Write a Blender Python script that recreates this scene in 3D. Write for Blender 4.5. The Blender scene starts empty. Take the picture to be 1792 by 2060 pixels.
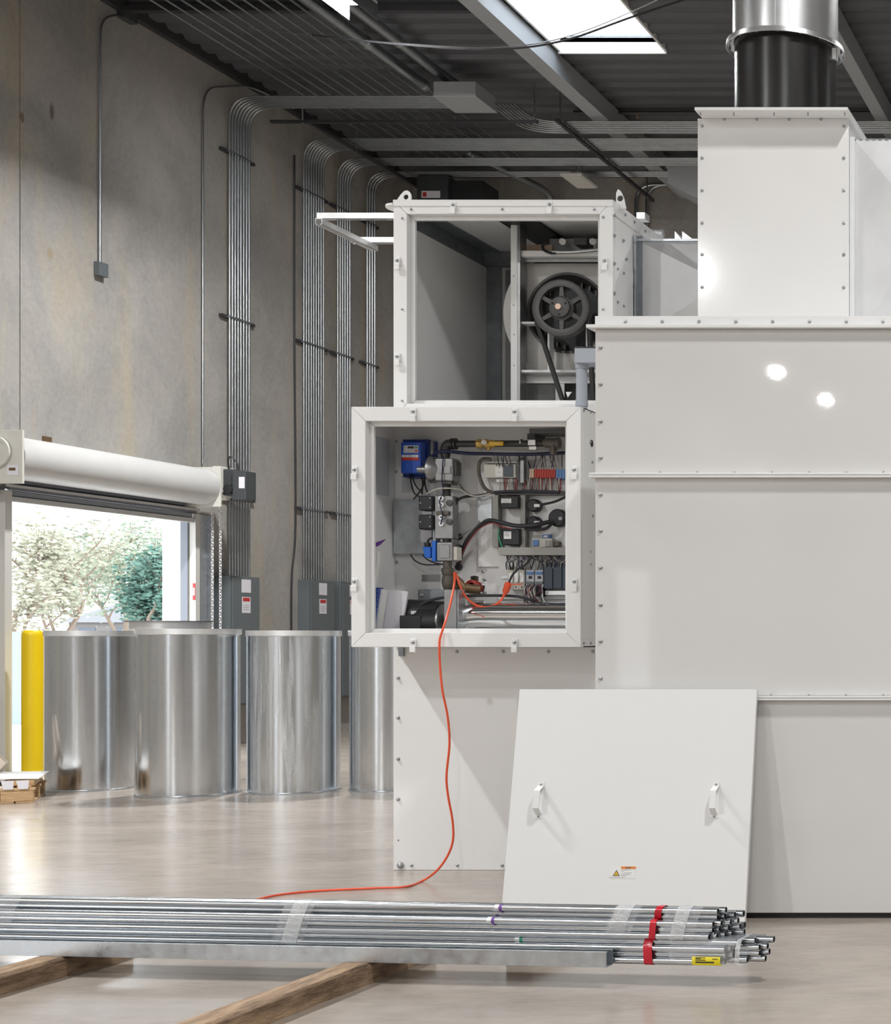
import bpy, math, random
from mathutils import Vector, Matrix
random.seed(7)
C = bpy.context.scene.collection
sc = bpy.context.scene
PI = math.pi
# ------------------------------------------------------------------ camera
F, CX, CY, CH = 3200.0, 2360.0, 1280.0, 1.5      # focal length and principal point in pixels, eye height
cam_data = bpy.data.cameras.new('camera')
cam = bpy.data.objects.new('camera', cam_data); C.objects.link(cam)
cam.location = (0, 0, CH); cam.rotation_euler = (PI/2, 0, 0)
cam_data.sensor_width = 36.0
cam_data.lens = F/2060*36
cam_data.shift_x = (896-CX)/2060
cam_data.shift_y = (CY-1030)/2060
cam_data.clip_end = 600
sc.camera = cam
# ------------------------------------------------------------------ world: bright overcast sky
w = bpy.data.worlds.new('sky'); sc.world = w; w.use_nodes = True
bgn = w.node_tree.nodes['Background']
bgn.inputs[0].default_value = (0.90, 0.95, 1.0, 1); bgn.inputs[1].default_value = 4.8
LAMP = 1010.0
sc.view_settings.view_transform = 'Standard'; sc.view_settings.look = 'None'
sc.view_settings.gamma = 1.0; sc.view_settings.use_curve_mapping = False
sc.view_settings.exposure = 0.0

def PX(u, Y): return (u-CX)/F*Y
def PZ(v, Y): return CH+(CY-v)/F*Y
def P(u, v, Y): return Vector((PX(u, Y), Y, PZ(v, Y)))

# ------------------------------------------------------------------ materials
MATS = {}
def nd(t, typ, **kw):
    n = t.nodes.new(typ)
    for k, v in kw.items(): setattr(n, k, v)
    return n
def mat(name, col, rough=0.5, metal=0.0, var=0.0, vscale=8.0, stretch=(1, 1, 1), bump=0.0, bscale=60.0,
        rvar=0.0, coat=0.0, emit=None, estr=0.0, spec=None, alpha=None, col2=None, world=False, aniso=0.0):
    m = bpy.data.materials.new(name); m.use_nodes = True; t = m.node_tree
    b = t.nodes['Principled BSDF']
    b.inputs['Base Color'].default_value = (*col, 1)
    b.inputs['Roughness'].default_value = rough
    b.inputs['Metallic'].default_value = metal
    if coat: b.inputs['Coat Weight'].default_value = coat; b.inputs['Coat Roughness'].default_value = 0.08
    if spec is not None: b.inputs['Specular IOR Level'].default_value = spec
    if alpha is not None: b.inputs['Alpha'].default_value = alpha
    if emit: b.inputs['Emission Color'].default_value = (*emit, 1); b.inputs['Emission Strength'].default_value = estr
    if aniso: b.inputs['Anisotropic'].default_value = aniso
    if var or rvar or bump:
        if world:
            src = nd(t, 'ShaderNodeNewGeometry').outputs['Position']
        else:
            src = nd(t, 'ShaderNodeTexCoord').outputs['Object']
        mp = nd(t, 'ShaderNodeMapping'); mp.inputs['Scale'].default_value = stretch
        t.links.new(src, mp.inputs['Vector'])
        nz = nd(t, 'ShaderNodeTexNoise'); nz.inputs['Scale'].default_value = vscale
        nz.inputs['Detail'].default_value = 5.0; nz.inputs['Roughness'].default_value = 0.6
        t.links.new(mp.outputs[0], nz.inputs['Vector'])
        if var:
            r = nd(t, 'ShaderNodeValToRGB')
            c2 = col2 or tuple(c*(1-var) for c in col)
            r.color_ramp.elements[0].position = 0.3; r.color_ramp.elements[1].position = 0.7
            r.color_ramp.elements[0].color = (*c2, 1); r.color_ramp.elements[1].color = (*[min(1, c*(1+var*0.4)) for c in col], 1)
            t.links.new(nz.outputs[0], r.inputs[0]); t.links.new(r.outputs[0], b.inputs['Base Color'])
        if rvar:
            mr = nd(t, 'ShaderNodeMapRange')
            mr.inputs[1].default_value = 0.3; mr.inputs[2].default_value = 0.7
            mr.inputs[3].default_value = max(0.02, rough-rvar); mr.inputs[4].default_value = min(1, rough+rvar)
            t.links.new(nz.outputs[0], mr.inputs[0]); t.links.new(mr.outputs[0], b.inputs['Roughness'])
        if bump:
            n2 = nd(t, 'ShaderNodeTexNoise'); n2.inputs['Scale'].default_value = bscale; n2.inputs['Detail'].default_value = 2.0
            t.links.new(mp.outputs[0], n2.inputs['Vector'])
            bp = nd(t, 'ShaderNodeBump'); bp.inputs['Strength'].default_value = bump; bp.inputs['Distance'].default_value = 0.01
            t.links.new(n2.outputs[0], bp.inputs['Height']); t.links.new(bp.outputs[0], b.inputs['Normal'])
    MATS[name] = m
    return m
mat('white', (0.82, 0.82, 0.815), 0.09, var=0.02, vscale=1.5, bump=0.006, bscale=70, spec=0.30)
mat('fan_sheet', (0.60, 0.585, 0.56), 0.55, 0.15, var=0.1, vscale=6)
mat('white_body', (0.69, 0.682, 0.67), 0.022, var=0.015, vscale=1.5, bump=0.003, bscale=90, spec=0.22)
mat('white_matte', (0.76, 0.76, 0.755), 0.42)
mat('white_side', (0.80, 0.80, 0.79), 0.30)
mat('inner_white', (0.80, 0.80, 0.79), 0.4)
mat('galv', (0.60, 0.63, 0.66), 0.34, 1.0, var=0.16, vscale=18, rvar=0.08)
mat('galv_bright', (0.86, 0.87, 0.88), 0.36, 0.75, var=0.08, vscale=6, rvar=0.06)
mat('galv_dark', (0.30, 0.32, 0.34), 0.45, 0.8, var=0.2, vscale=14)
mat('conduit', (0.44, 0.47, 0.49), 0.30, 1.0, var=0.12, vscale=6)
mat('pipe', (0.66, 0.69, 0.72), 0.22, 1.0, var=0.10, vscale=5, stretch=(0.3, 3, 3))
mat('pipe_bore', (0.05, 0.05, 0.055), 0.6)
mat('steel', (0.55, 0.56, 0.57), 0.3, 1.0)
mat('bolt', (0.42, 0.43, 0.44), 0.35, 0.9)
mat('chrome', (0.80, 0.80, 0.80), 0.08, 1.0, bump=0.05, bscale=9)
mat('alu', (0.33, 0.33, 0.33), 0.36, 0.85, var=0.12, vscale=20)
mat('stainless', (0.84, 0.85, 0.86), 0.30, 0.88, var=0.06, vscale=4, bump=0.12, bscale=3.2)
mat('black_gloss', (0.016, 0.015, 0.014), 0.27)
mat('black', (0.018, 0.018, 0.02), 0.5)
mat('black_pipe', (0.03, 0.029, 0.028), 0.38)
mat('rubber', (0.02, 0.02, 0.02), 0.65)
mat('dark_iron', (0.085, 0.083, 0.08), 0.42, 0.3, var=0.15)
mat('copper', (0.62, 0.45, 0.36), 0.4, 0.6)
mat('brass', (0.55, 0.38, 0.12), 0.35, 0.8)
mat('bronze', (0.20, 0.13, 0.07), 0.45, 0.5, var=0.3, vscale=30)
mat('fitting', (0.13, 0.115, 0.095), 0.5, 0.3, var=0.25, vscale=40)
mat('blue', (0.012, 0.07, 0.42), 0.4)
mat('harness_blue', (0.012, 0.018, 0.06), 0.45)
mat('wire_red', (0.22, 0.03, 0.03), 0.5)
mat('wire_purple', (0.05, 0.03, 0.08), 0.5)
mat('duct_sheet', (0.78, 0.79, 0.80), 0.42, 0.35, var=0.06, vscale=5, rvar=0.08)
mat('blue_dark', (0.008, 0.035, 0.20), 0.4)
mat('blue_act', (0.01, 0.13, 0.58), 0.4)
mat('blue_light', (0.10, 0.22, 0.48), 0.45)
mat('keypad', (0.55, 0.57, 0.60), 0.5)
mat('white_plastic', (0.78, 0.78, 0.76), 0.45)
mat('beige', (0.58, 0.56, 0.50), 0.5)
mat('tan', (0.58, 0.42, 0.30), 0.5)
mat('grey_duct', (0.34, 0.33, 0.31), 0.55)
mat('grey_duct_dark', (0.12, 0.12, 0.12), 0.6)
mat('grey_pvc', (0.36, 0.39, 0.44), 0.45)
mat('screen', (0.10, 0.12, 0.14), 0.2)
mat('smoke', (0.07, 0.09, 0.12), 0.15)
mat('red', (0.42, 0.022, 0.010), 0.4)
mat('red_label', (0.50, 0.03, 0.03), 0.45)
mat('red_tape', (0.55, 0.015, 0.03), 0.22, bump=0.3, bscale=40)
mat('orange_cord', (0.80, 0.10, 0.035), 0.42)
mat('orange_label', (0.75, 0.22, 0.03), 0.5)
mat('yellow', (0.80, 0.56, 0.0), 0.42, var=0.06, vscale=3)
mat('yellow_handle', (0.72, 0.42, 0.01), 0.4)
mat('yellow_label', (0.80, 0.66, 0.01), 0.45)
mat('green_label', (0.03, 0.28, 0.16), 0.5)
mat('purple', (0.16, 0.06, 0.30), 0.5)
mat('ink', (0.03, 0.03, 0.035), 0.6)
mat('ink_soft', (0.42, 0.41, 0.43), 0.6)
mat('paper', (0.74, 0.73, 0.78), 0.6)
mat('binder_blue', (0.03, 0.06, 0.30), 0.4)
mat('panel_grey', (0.13, 0.15, 0.16), 0.42, 0.1)
mat('beam_paint', (0.38, 0.40, 0.42), 0.5)
mat('deck', (0.115, 0.12, 0.132), 0.55, 0.2, var=0.2, vscale=0.8, world=True)
mat('dark_strut', (0.06, 0.06, 0.065), 0.5, 0.4)
mat('hood', (0.57, 0.57, 0.565), 0.38, var=0.05, vscale=2)
mat('hood_plate', (0.66, 0.65, 0.60), 0.5, var=0.06, vscale=4)
mat('curtain', (0.32, 0.34, 0.38), 0.4, 0.4)
mat('motor_dark', (0.05, 0.055, 0.06), 0.45)
mat('seal_grey', (0.22, 0.24, 0.28), 0.6)
mat('door_frame', (0.60, 0.59, 0.56), 0.5)
mat('wood', (0.55, 0.36, 0.19), 0.65, var=0.35, vscale=6, stretch=(1, 1, 10), bump=0.1, bscale=25)
mat('wood_pale', (0.62, 0.53, 0.44), 0.7, var=0.2, vscale=6, stretch=(8, 8, 1))
mat('house_roof', (0.135, 0.14, 0.15), 0.7)
mat('house_wall', (0.15, 0.14, 0.135), 0.8)
mat('yard', (0.62, 0.61, 0.60), 0.9, var=0.1, vscale=0.4)
mat('yard_wall', (0.30, 0.35, 0.41), 0.8)
mat('bark', (0.22, 0.17, 0.13), 0.9)
mat('leaf_pale', (0.36, 0.36, 0.27), 0.7, var=0.3, vscale=0.8)
mat('leaf_mid', (0.28, 0.34, 0.25), 0.7, var=0.3, vscale=0.8)
mat('leaf_green', (0.10, 0.20, 0.16), 0.7, var=0.4, vscale=0.8)
mat('led', (0.9, 0.9, 0.9), 0.4, emit=(1.0, 0.995, 0.985), estr=40.0)
mat('led_off', (0.78, 0.77, 0.72), 0.35)
mat('timber', (0.42, 0.29, 0.18), 0.75, var=0.6, vscale=4, stretch=(5, 0.9, 5), bump=0.5, bscale=30, col2=(0.10, 0.06, 0.035))

def tree_nodes(name):
    m = bpy.data.materials.new(name); m.use_nodes = True; MATS[name] = m
    t = m.node_tree
    return m, t, t.nodes['Principled BSDF']
def noise(t, vec, scale, detail=5, rough=0.6, dist=0.0):
    n = nd(t, 'ShaderNodeTexNoise'); n.inputs['Scale'].default_value = scale
    n.inputs['Detail'].default_value = detail; n.inputs['Roughness'].default_value = rough
    n.inputs['Distortion'].default_value = dist
    t.links.new(vec, n.inputs['Vector']); return n.outputs[0]
def mapped(t, src, scale, loc=(0, 0, 0)):
    mp = nd(t, 'ShaderNodeMapping'); mp.inputs['Scale'].default_value = scale; mp.inputs['Location'].default_value = loc
    t.links.new(src, mp.inputs['Vector']); return mp.outputs[0]
def ramp(t, fac, stops):
    r = nd(t, 'ShaderNodeValToRGB'); e = r.color_ramp.elements
    while len(e) < len(stops): e.new(0.5)
    for k, (p, c) in enumerate(stops):
        e[k].position = p; e[k].color = (*c, 1) if len(c) == 3 else c
    t.links.new(fac, r.inputs[0]); return r.outputs[0]
def mixc(t, fac, a, b, mode='MIX'):
    n = nd(t, 'ShaderNodeMix', data_type='RGBA', blend_type=mode)
    if isinstance(fac, float): n.inputs[0].default_value = fac
    else: t.links.new(fac, n.inputs[0])
    for s, x in ((6, a), (7, b)):
        if isinstance(x, tuple): n.inputs[s].default_value = (*x, 1)
        else: t.links.new(x, n.inputs[s])
    return n.outputs[2]
# concrete wall, weathered tilt-up panels
m, t, b = tree_nodes('concrete_wall')
pos = nd(t, 'ShaderNodeNewGeometry').outputs['Position']
g = noise(t, mapped(t, pos, (1, 1, 1)), 0.55, 6, 0.62, 0.6)
colr = ramp(t, g, [(0.30, (0.28, 0.267, 0.25)), (0.52, (0.39, 0.37, 0.345)), (0.72, (0.49, 0.465, 0.425))])
st = noise(t, mapped(t, pos, (1.0, 1.6, 0.22)), 1.0, 5, 0.6, 0.4)
tan = ramp(t, st, [(0.53, (0, 0, 0)), (0.68, (0.9, 0.9, 0.9))])
colr = mixc(t, tan, colr, (0.44, 0.385, 0.29))
dk = ramp(t, noise(t, mapped(t, pos, (1, 0.8, 0.5), (3, 7, 2)), 0.9, 5, 0.65, 0.8), [(0.48, (0, 0, 0)), (0.64, (0.55, 0.55, 0.55))])
colr = mixc(t, dk, colr, (0.235, 0.235, 0.235))
fine = noise(t, pos, 14, 4, 0.7)
colr = mixc(t, 0.25, colr, ramp(t, fine, [(0.25, (0.16, 0.155, 0.15)), (0.75, (0.46, 0.45, 0.43))]))
# old rust blotches on the wall
for (yy, zz, ry, rz, cc) in ((18.45, 7.57, 0.11, 0.26, (0.13, 0.085, 0.07)), (17.97, 7.36, 0.07, 0.14, (0.16, 0.10, 0.085)), (18.42, 5.92, 0.13, 0.19, (0.33, 0.27, 0.18))):
    mp = nd(t, 'ShaderNodeMapping', vector_type='POINT')
    mp.inputs['Scale'].default_value = (0, 1/ry, 1/rz); mp.inputs['Location'].default_value = (0, -yy/ry, -zz/rz)
    t.links.new(pos, mp.inputs['Vector'])
    ln = nd(t, 'ShaderNodeVectorMath', operation='LENGTH'); t.links.new(mp.outputs[0], ln.inputs[0])
    ad = nd(t, 'ShaderNodeMath', operation='ADD'); t.links.new(ln.outputs['Value'], ad.inputs[0]); t.links.new(noise(t, pos, 5, 3), ad.inputs[1])
    colr = mixc(t, ramp(t, ad.outputs[0], [(0.85, (0.75, 0.75, 0.75)), (1.0, (0, 0, 0))]) if False else ramp(t, ad.outputs[0], [(0.80, (0.8, 0.8, 0.8)), (0.999, (0, 0, 0))]), colr, cc)
t.links.new(colr, b.inputs['Base Color']); b.inputs['Roughness'].default_value = 0.75
bp = nd(t, 'ShaderNodeBump'); bp.inputs['Strength'].default_value = 0.15; bp.inputs['Distance'].default_value = 0.02
t.links.new(fine, bp.inputs['Height']); t.links.new(bp.outputs[0], b.inputs['Normal'])
# polished slab
m, t, b = tree_nodes('concrete_floor')
pos = nd(t, 'ShaderNodeNewGeometry').outputs['Position']
g = noise(t, mapped(t, pos, (0.55, 1.1, 1)), 0.9, 7, 0.65, 0.7)
colr = ramp(t, g, [(0.28, (0.27, 0.229, 0.192)), (0.5, (0.37, 0.32, 0.272)), (0.74, (0.46, 0.402, 0.347))])
f2 = noise(t, mapped(t, pos, (1, 2.4, 1)), 5.0, 6, 0.7)
colr = mixc(t, 0.22, colr, ramp(t, f2, [(0.3, (0.16, 0.145, 0.13)), (0.7, (0.52, 0.48, 0.44))]))
t.links.new(colr, b.inputs['Base Color'])
mr = nd(t, 'ShaderNodeMapRange'); mr.inputs[1].default_value = 0.3; mr.inputs[2].default_value = 0.7; mr.inputs[3].default_value = 0.17; mr.inputs[4].default_value = 0.28
t.links.new(noise(t, mapped(t, pos, (0.8, 2.0, 1)), 1.7, 6, 0.7), mr.inputs[0]); t.links.new(mr.outputs[0], b.inputs['Roughness'])
bp = nd(t, 'ShaderNodeBump'); bp.inputs['Strength'].default_value = 0.012; bp.inputs['Distance'].default_value = 0.02
t.links.new(noise(t, pos, 1.6, 2), bp.inputs['Height']); t.links.new(bp.outputs[0], b.inputs['Normal'])
# galvanised drum sheet with vertical rolling streaks
m, t, b = tree_nodes('drum_metal')
oc = nd(t, 'ShaderNodeTexCoord').outputs['Object']
g = noise(t, mapped(t, oc, (7, 7, 0.25)), 1.2, 5, 0.6, 0.2)
sp = noise(t, oc, 30, 3, 0.6)
colr = mixc(t, 0.35, ramp(t, g, [(0.25, (0.66, 0.69, 0.72)), (0.75, (0.70, 0.73, 0.76))]), ramp(t, sp, [(0.3, (0.62, 0.64, 0.66)), (0.7, (0.78, 0.80, 0.82))]))
t.links.new(colr, b.inputs['Base Color']); b.inputs['Metallic'].default_value = 1.0
mr = nd(t, 'ShaderNodeMapRange'); mr.inputs[1].default_value = 0.3; mr.inputs[2].default_value = 0.7; mr.inputs[3].default_value = 0.16; mr.inputs[4].default_value = 0.21
t.links.new(g, mr.inputs[0]); t.links.new(mr.outputs[0], b.inputs['Roughness'])
bp = nd(t, 'ShaderNodeBump'); bp.inputs['Strength'].default_value = 0.05; bp.inputs['Distance'].default_value = 0.03
t.links.new(noise(t, mapped(t, oc, (1.6, 1.6, 0.12)), 1.0, 0), bp.inputs['Height']); t.links.new(bp.outputs[0], b.inputs['Normal'])
# the same sheet with pale dried water runs
m, t, b = tree_nodes('drum_stained')
oc = nd(t, 'ShaderNodeTexCoord').outputs['Object']
g = noise(t, mapped(t, oc, (11, 11, 0.45)), 1.5, 4, 0.6, 0.3)
mask = ramp(t, g, [(0.50, (0, 0, 0)), (0.60, (0.42, 0.42, 0.42))])
big = ramp(t, noise(t, mapped(t, oc, (2.2, 2.2, 0.1), (1.3, 0.4, 0)), 1.0, 0), [(0.44, (0, 0, 0)), (0.52, (1, 1, 1))])
mk = mixc(t, 1.0, mask, big, 'MULTIPLY')
t.links.new(mixc(t, mk, (0.69, 0.72, 0.75), (0.66, 0.68, 0.70)), b.inputs['Base Color'])
for nm, a_, c_ in (('Roughness', 0.19, 0.50), ('Metallic', 1.0, 0.55)):
    mr = nd(t, 'ShaderNodeMapRange'); mr.inputs[3].default_value = a_; mr.inputs[4].default_value = c_
    t.links.new(mk, mr.inputs[0]); t.links.new(mr.outputs[0], b.inputs[nm])
# clear packing tape / skylight acrylic
def clear_mat(name, col, rough, fac, translucent=False):
    m = bpy.data.materials.new(name); m.use_nodes = True; t = m.node_tree; MATS[name] = m
    out = t.nodes['Material Output']; b = t.nodes['Principled BSDF']
    b.inputs['Base Color'].default_value = (*col, 1); b.inputs['Roughness'].default_value = rough
    tr = nd(t, 'ShaderNodeBsdfTransparent'); mx = nd(t, 'ShaderNodeMixShader'); mx.inputs[0].default_value = fac
    if translucent:
        tl = nd(t, 'ShaderNodeBsdfTranslucent'); tl.inputs[0].default_value = (*col, 1)
        t.links.new(tl.outputs[0], mx.inputs[2])
    else: t.links.new(b.outputs[0], mx.inputs[2])
    t.links.new(tr.outputs[0], mx.inputs[1]); t.links.new(mx.outputs[0], out.inputs[0])
    if not translucent:
        oc = nd(t, 'ShaderNodeTexCoord').outputs['Object']
        bp = nd(t, 'ShaderNodeBump'); bp.inputs['Strength'].default_value = 1.0; bp.inputs['Distance'].default_value = 0.012
        t.links.new(noise(t, mapped(t, oc, (1, 1, 1)), 45, 3), bp.inputs['Height']); t.links.new(bp.outputs[0], b.inputs['Normal'])
clear_mat('clear_tape', (0.85, 0.86, 0.88), 0.08, 0.20)
clear_mat('frosted_tape', (0.88, 0.89, 0.90), 0.10, 0.50)
clear_mat('acrylic', (0.93, 0.96, 1.0), 0.3, 0.45, True)

# ------------------------------------------------------------------ mesh builder
W = {}      # world origin of every object
class MB:
    def __init__(s): s.v = []; s.f = []; s.M = None
    def add(s, vs, fs):
        n = len(s.v)
        if s.M is not None: vs = [s.M @ Vector(q) for q in vs]
        s.v += [tuple(q) for q in vs]; s.f += [tuple(i+n for i in f) for f in fs]; return s
    def box(s, x0, x1, y0, y1, z0, z1):
        if x0 > x1: x0, x1 = x1, x0
        if y0 > y1: y0, y1 = y1, y0
        if z0 > z1: z0, z1 = z1, z0
        return s.add([(x0, y0, z0), (x1, y0, z0), (x1, y1, z0), (x0, y1, z0), (x0, y0, z1), (x1, y0, z1), (x1, y1, z1), (x0, y1, z1)],
                     [(0, 3, 2, 1), (4, 5, 6, 7), (0, 1, 5, 4), (1, 2, 6, 5), (2, 3, 7, 6), (3, 0, 4, 7)])
    def rb(s, u0, v0, u1, v1, Yf, Yb):          # box whose front face shows as that rectangle at depth Yf
        return s.box(PX(u0, Yf), PX(u1, Yf), Yf, Yb, PZ(v1, Yf), PZ(v0, Yf))
    def prism(s, poly, axis, a0, a1):
        n = len(poly); k = 'xyz'.index(axis)
        def mk(p, a):
            q = list(p); q.insert(k, a); return tuple(q)
        vs = [mk(p, a0) for p in poly]+[mk(p, a1) for p in poly]
        fs = [tuple(range(n))[::-1], tuple(range(n, 2*n))]+[(i, (i+1) % n, (i+1) % n+n, i+n) for i in range(n)]
        return s.add(vs, fs)
    def frame(s, d):
        d = Vector(d).normalized(); a = Vector((0, 0, 1)) if abs(d.z) < 0.9 else Vector((1, 0, 0))
        x = d.cross(a).normalized(); return x, d.cross(x).normalized()
    def cyl(s, p0, p1, r0, r1=None, n=16, caps=True):
        r1 = r0 if r1 is None else r1; p0 = Vector(p0); p1 = Vector(p1); x, y = s.frame(p1-p0)
        vs = []
        for p, r in ((p0, r0), (p1, r1)):
            for i in range(n):
                a = 2*PI*i/n; vs.append(p+x*(r*math.cos(a))+y*(r*math.sin(a)))
        fs = [(i, (i+1) % n, (i+1) % n+n, i+n) for i in range(n)]
        if caps: fs += [tuple(range(n))[::-1], tuple(range(n, 2*n))]
        return s.add(vs, fs)
    def tube(s, pts, r, n=8, caps=True):
        pts = [Vector(p) for p in pts]; k = len(pts); d = (pts[1]-pts[0]).normalized(); x, y = s.frame(d); vs = []
        for i in range(k):
            dn = (pts[min(i+1, k-1)]-pts[max(i-1, 0)]).normalized()
            x = (x-dn*x.dot(dn)).normalized(); y = dn.cross(x)
            rr = r[i] if isinstance(r, (list, tuple)) else r
            for j in range(n):
                a = 2*PI*j/n; vs.append(pts[i]+x*(rr*math.cos(a))+y*(rr*math.sin(a)))
        fs = [(i*n+j, i*n+(j+1) % n, (i+1)*n+(j+1) % n, (i+1)*n+j) for i in range(k-1) for j in range(n)]
        if caps: fs += [tuple(range(n))[::-1], tuple(range((k-1)*n, k*n))]
        return s.add(vs, fs)
    def lathe(s, c, d, prof, n=32, closed=False, arc=None):   # prof: (radius, height along d)
        c = Vector(c); d = Vector(d).normalized(); x, y = s.frame(d); vs = []; m = len(prof)
        for r, h in prof:
            for i in range(n):
                a = 2*PI*i/n; vs.append(c+d*h+x*(r*math.cos(a))+y*(r*math.sin(a)))
        rng = range(m) if closed else range(m-1)
        fs = [(k*n+i, k*n+(i+1) % n, ((k+1) % m)*n+(i+1) % n, ((k+1) % m)*n+i) for k in rng for i in range(n)]
        if not closed:
            if prof[0][0] > 1e-6: fs.append(tuple(range(n))[::-1])
            if prof[-1][0] > 1e-6: fs.append(tuple(range((m-1)*n, m*n)))
        return s.add(vs, fs)
    def mesh(s, name):
        import bmesh
        me = bpy.data.meshes.new(name); me.from_pydata(s.v, [], s.f)
        bm = bmesh.new(); bm.from_mesh(me); bmesh.ops.remove_doubles(bm, verts=bm.verts, dist=1e-6)
        bmesh.ops.recalc_face_normals(bm, faces=bm.faces); bm.to_mesh(me); bm.free()
        return me
    def build(s, name, material, parent=None, bevel=0.0, label=None, cat=None, group=None, kind=None, smooth=True):
        me = s.mesh(name)
        if parent is None:
            co = [v.co for v in me.vertices]
            o0 = Vector(((min(c.x for c in co)+max(c.x for c in co))/2, (min(c.y for c in co)+max(c.y for c in co))/2, min(c.z for c in co)))
        else: o0 = W[parent]
        me.transform(Matrix.Translation(-o0))
        if smooth:
            me.polygons.foreach_set('use_smooth', [True]*len(me.polygons)); me.set_sharp_from_angle(angle=math.radians(38))
        me.materials.append(MATS[material])
        o = bpy.data.objects.new(name, me); C.objects.link(o)
        if parent is None: o.location = o0
        else: o.parent = parent
        W[o] = o0
        if bevel:
            md = o.modifiers.new('bevel', 'BEVEL'); md.width = bevel; md.segments = 2; md.limit_method = 'ANGLE'; md.angle_limit = math.radians(40); md.harden_normals = True
        tag(o, label, cat, group, kind)
        return o
def tag(o, label=None, cat=None, group=None, kind=None):
    if label: o['label'] = label
    if cat: o['category'] = cat
    if group: o['group'] = group
    if kind: o['kind'] = kind
    return o
def thing(name, label, cat, loc, group=None):
    o = bpy.data.objects.new(name, None); o.empty_display_size = 0.1; C.objects.link(o); o.location = loc; W[o] = Vector(loc)
    return tag(o, label, cat, group)
def struct(o): o['kind'] = 'structure'; return o
def place(name, me, material, loc, rot, parent):
    if len(me.materials) == 0: me.materials.append(MATS[material])
    o = bpy.data.objects.new(name, me); C.objects.link(o); o.parent = parent
    o.location = Vector(loc)-W[parent]; o.rotation_euler = rot; W[o] = Vector(loc); return o
# shared bolt head: washer and domed head, axis +Z
_b = MB(); _b.lathe((0, 0, -0.002), (0, 0, 1), [(0.0125, 0), (0.0125, 0.004), (0.009, 0.0045), (0.009, 0.010), (0.005, 0.0135), (0, 0.014)], 10)
BOLT = _b.mesh('bolt'); BOLT.polygons.foreach_set('use_smooth', [True]*len(BOLT.polygons)); BOLT.set_sharp_from_angle(angle=0.8)
FRONT = (PI/2, 0, 0)      # bolt axis towards the camera (-Y)
RIGHT = (0, PI/2, 0)      # axis +X
def bolt(u, v, Y, parent, rot=FRONT, s=1.0):
    o = place('bolt', BOLT, 'bolt', P(u, v, Y), rot, parent); o.scale = (s, s, s); return o
def smooth(pts, n=6):
    pts = [Vector(p) for p in pts]; out = []; k = len(pts)
    for i in range(k-1):
        p0, p1, p2, p3 = pts[max(i-1, 0)], pts[i], pts[i+1], pts[min(i+2, k-1)]
        for j in range(n):
            q = j/n
            out.append(0.5*((2*p1)+(p2-p0)*q+(2*p0-5*p1+4*p2-p3)*q*q+(3*p1-p0-3*p2+p3)*q**3))
    out.append(pts[-1]); return out
def bend(pts, rad, n=6):
    pts = [Vector(p) for p in pts]; out = [pts[0]]
    for i in range(1, len(pts)-1):
        a = (pts[i-1]-pts[i]); c = (pts[i+1]-pts[i]); rr = min(rad, a.length*0.49, c.length*0.49)
        pa = pts[i]+a.normalized()*rr; pc = pts[i]+c.normalized()*rr
        for j in range(n+1):
            q = j/n; out.append(pa*(1-q)**2+pts[i]*2*q*(1-q)+pc*q*q)
    out.append(pts[-1]); return out

# ================================================================== the hall
WX, BY, CZ = -13.0, 27.2, 9.3        # left wall, back wall, roof deck
D0, D1, DH = 17.7, 21.0, 3.15        # roll-up door opening along the left wall
TH = 0.34
struct(MB().box(-13.0, 14, -45, BY, -0.3, 0).build('floor', 'concrete_floor'))
m = MB()
ODR = ((-23.6, -20.3), (-3.2, 0.1))      # open doors: far one inferred from its reflection, near one added for drum highlights
for a, b_ in ((-45, -23.6), (-20.3, -3.2), (0.1, D0)): m.box(WX-TH, WX, a, b_, 0, DH)
m.box(WX-TH, WX, -45, 17.925, DH, CZ+0.5)
m.box(WX-TH, WX, 17.94, BY+0.3, DH, CZ+0.5); m.box(WX-TH, WX, D1, BY+0.3, 0, DH)
m.box(WX-TH, WX-0.015, 17.925, 17.94, DH, CZ+0.5)
wl = struct(m.build('wall_left', 'concrete_wall'))
struct(MB().box(WX, 14, BY, BY+0.3, 0, CZ+0.5).build('wall_back', 'concrete_wall'))
struct(MB().box(14, 14.3, -45, BY+0.3, 0, CZ+0.5).build('wall_right', 'concrete_wall'))
struct(MB().box(WX-TH, 14.3, -45.3, -45, 0, CZ+0.5).build('wall_front', 'concrete_wall'))
# roof deck with ribs running across the hall, a hole for the skylight
SX0, SX1, SY0, SY1 = -8.15, -6.77, 18.9, 21.15
def deck(mb, x0, x1, y0, y1):
    p = 0.36; prof = []; y = y0
    while y < y1-1e-6:
        for dy, dz in ((0, 0), (0.15, 0), (0.20, 0.05), (0.31, 0.05), (0.36, 0)):
            if y+dy <= y1+1e-6 and not (prof and abs(prof[-1][0]-(y+dy)) < 1e-6): prof.append((y+dy, CZ+dz))
        y += p
    if prof[-1][0] < y1: prof.append((y1, prof[-1][1]))
    n = len(prof)
    mb.add([(x0, a, b) for a, b in prof]+[(x1, a, b) for a, b in prof], [(i, i+1, i+1+n, i+n) for i in range(n-1)])
m = MB(); m.add([(WX, -45, CZ), (14, -45, CZ), (14, 16.83, CZ), (WX, 16.83, CZ)], [(0, 1, 2, 3)])
deck(m, WX, SX0, 16.83, BY); deck(m, SX0, SX1, 16.83, SY0); deck(m, SX0, SX1, SY1, BY); deck(m, SX1, 14, 16.83, BY)
struct(m.build('ceiling', 'deck', smooth=False))
m = MB()
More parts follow.
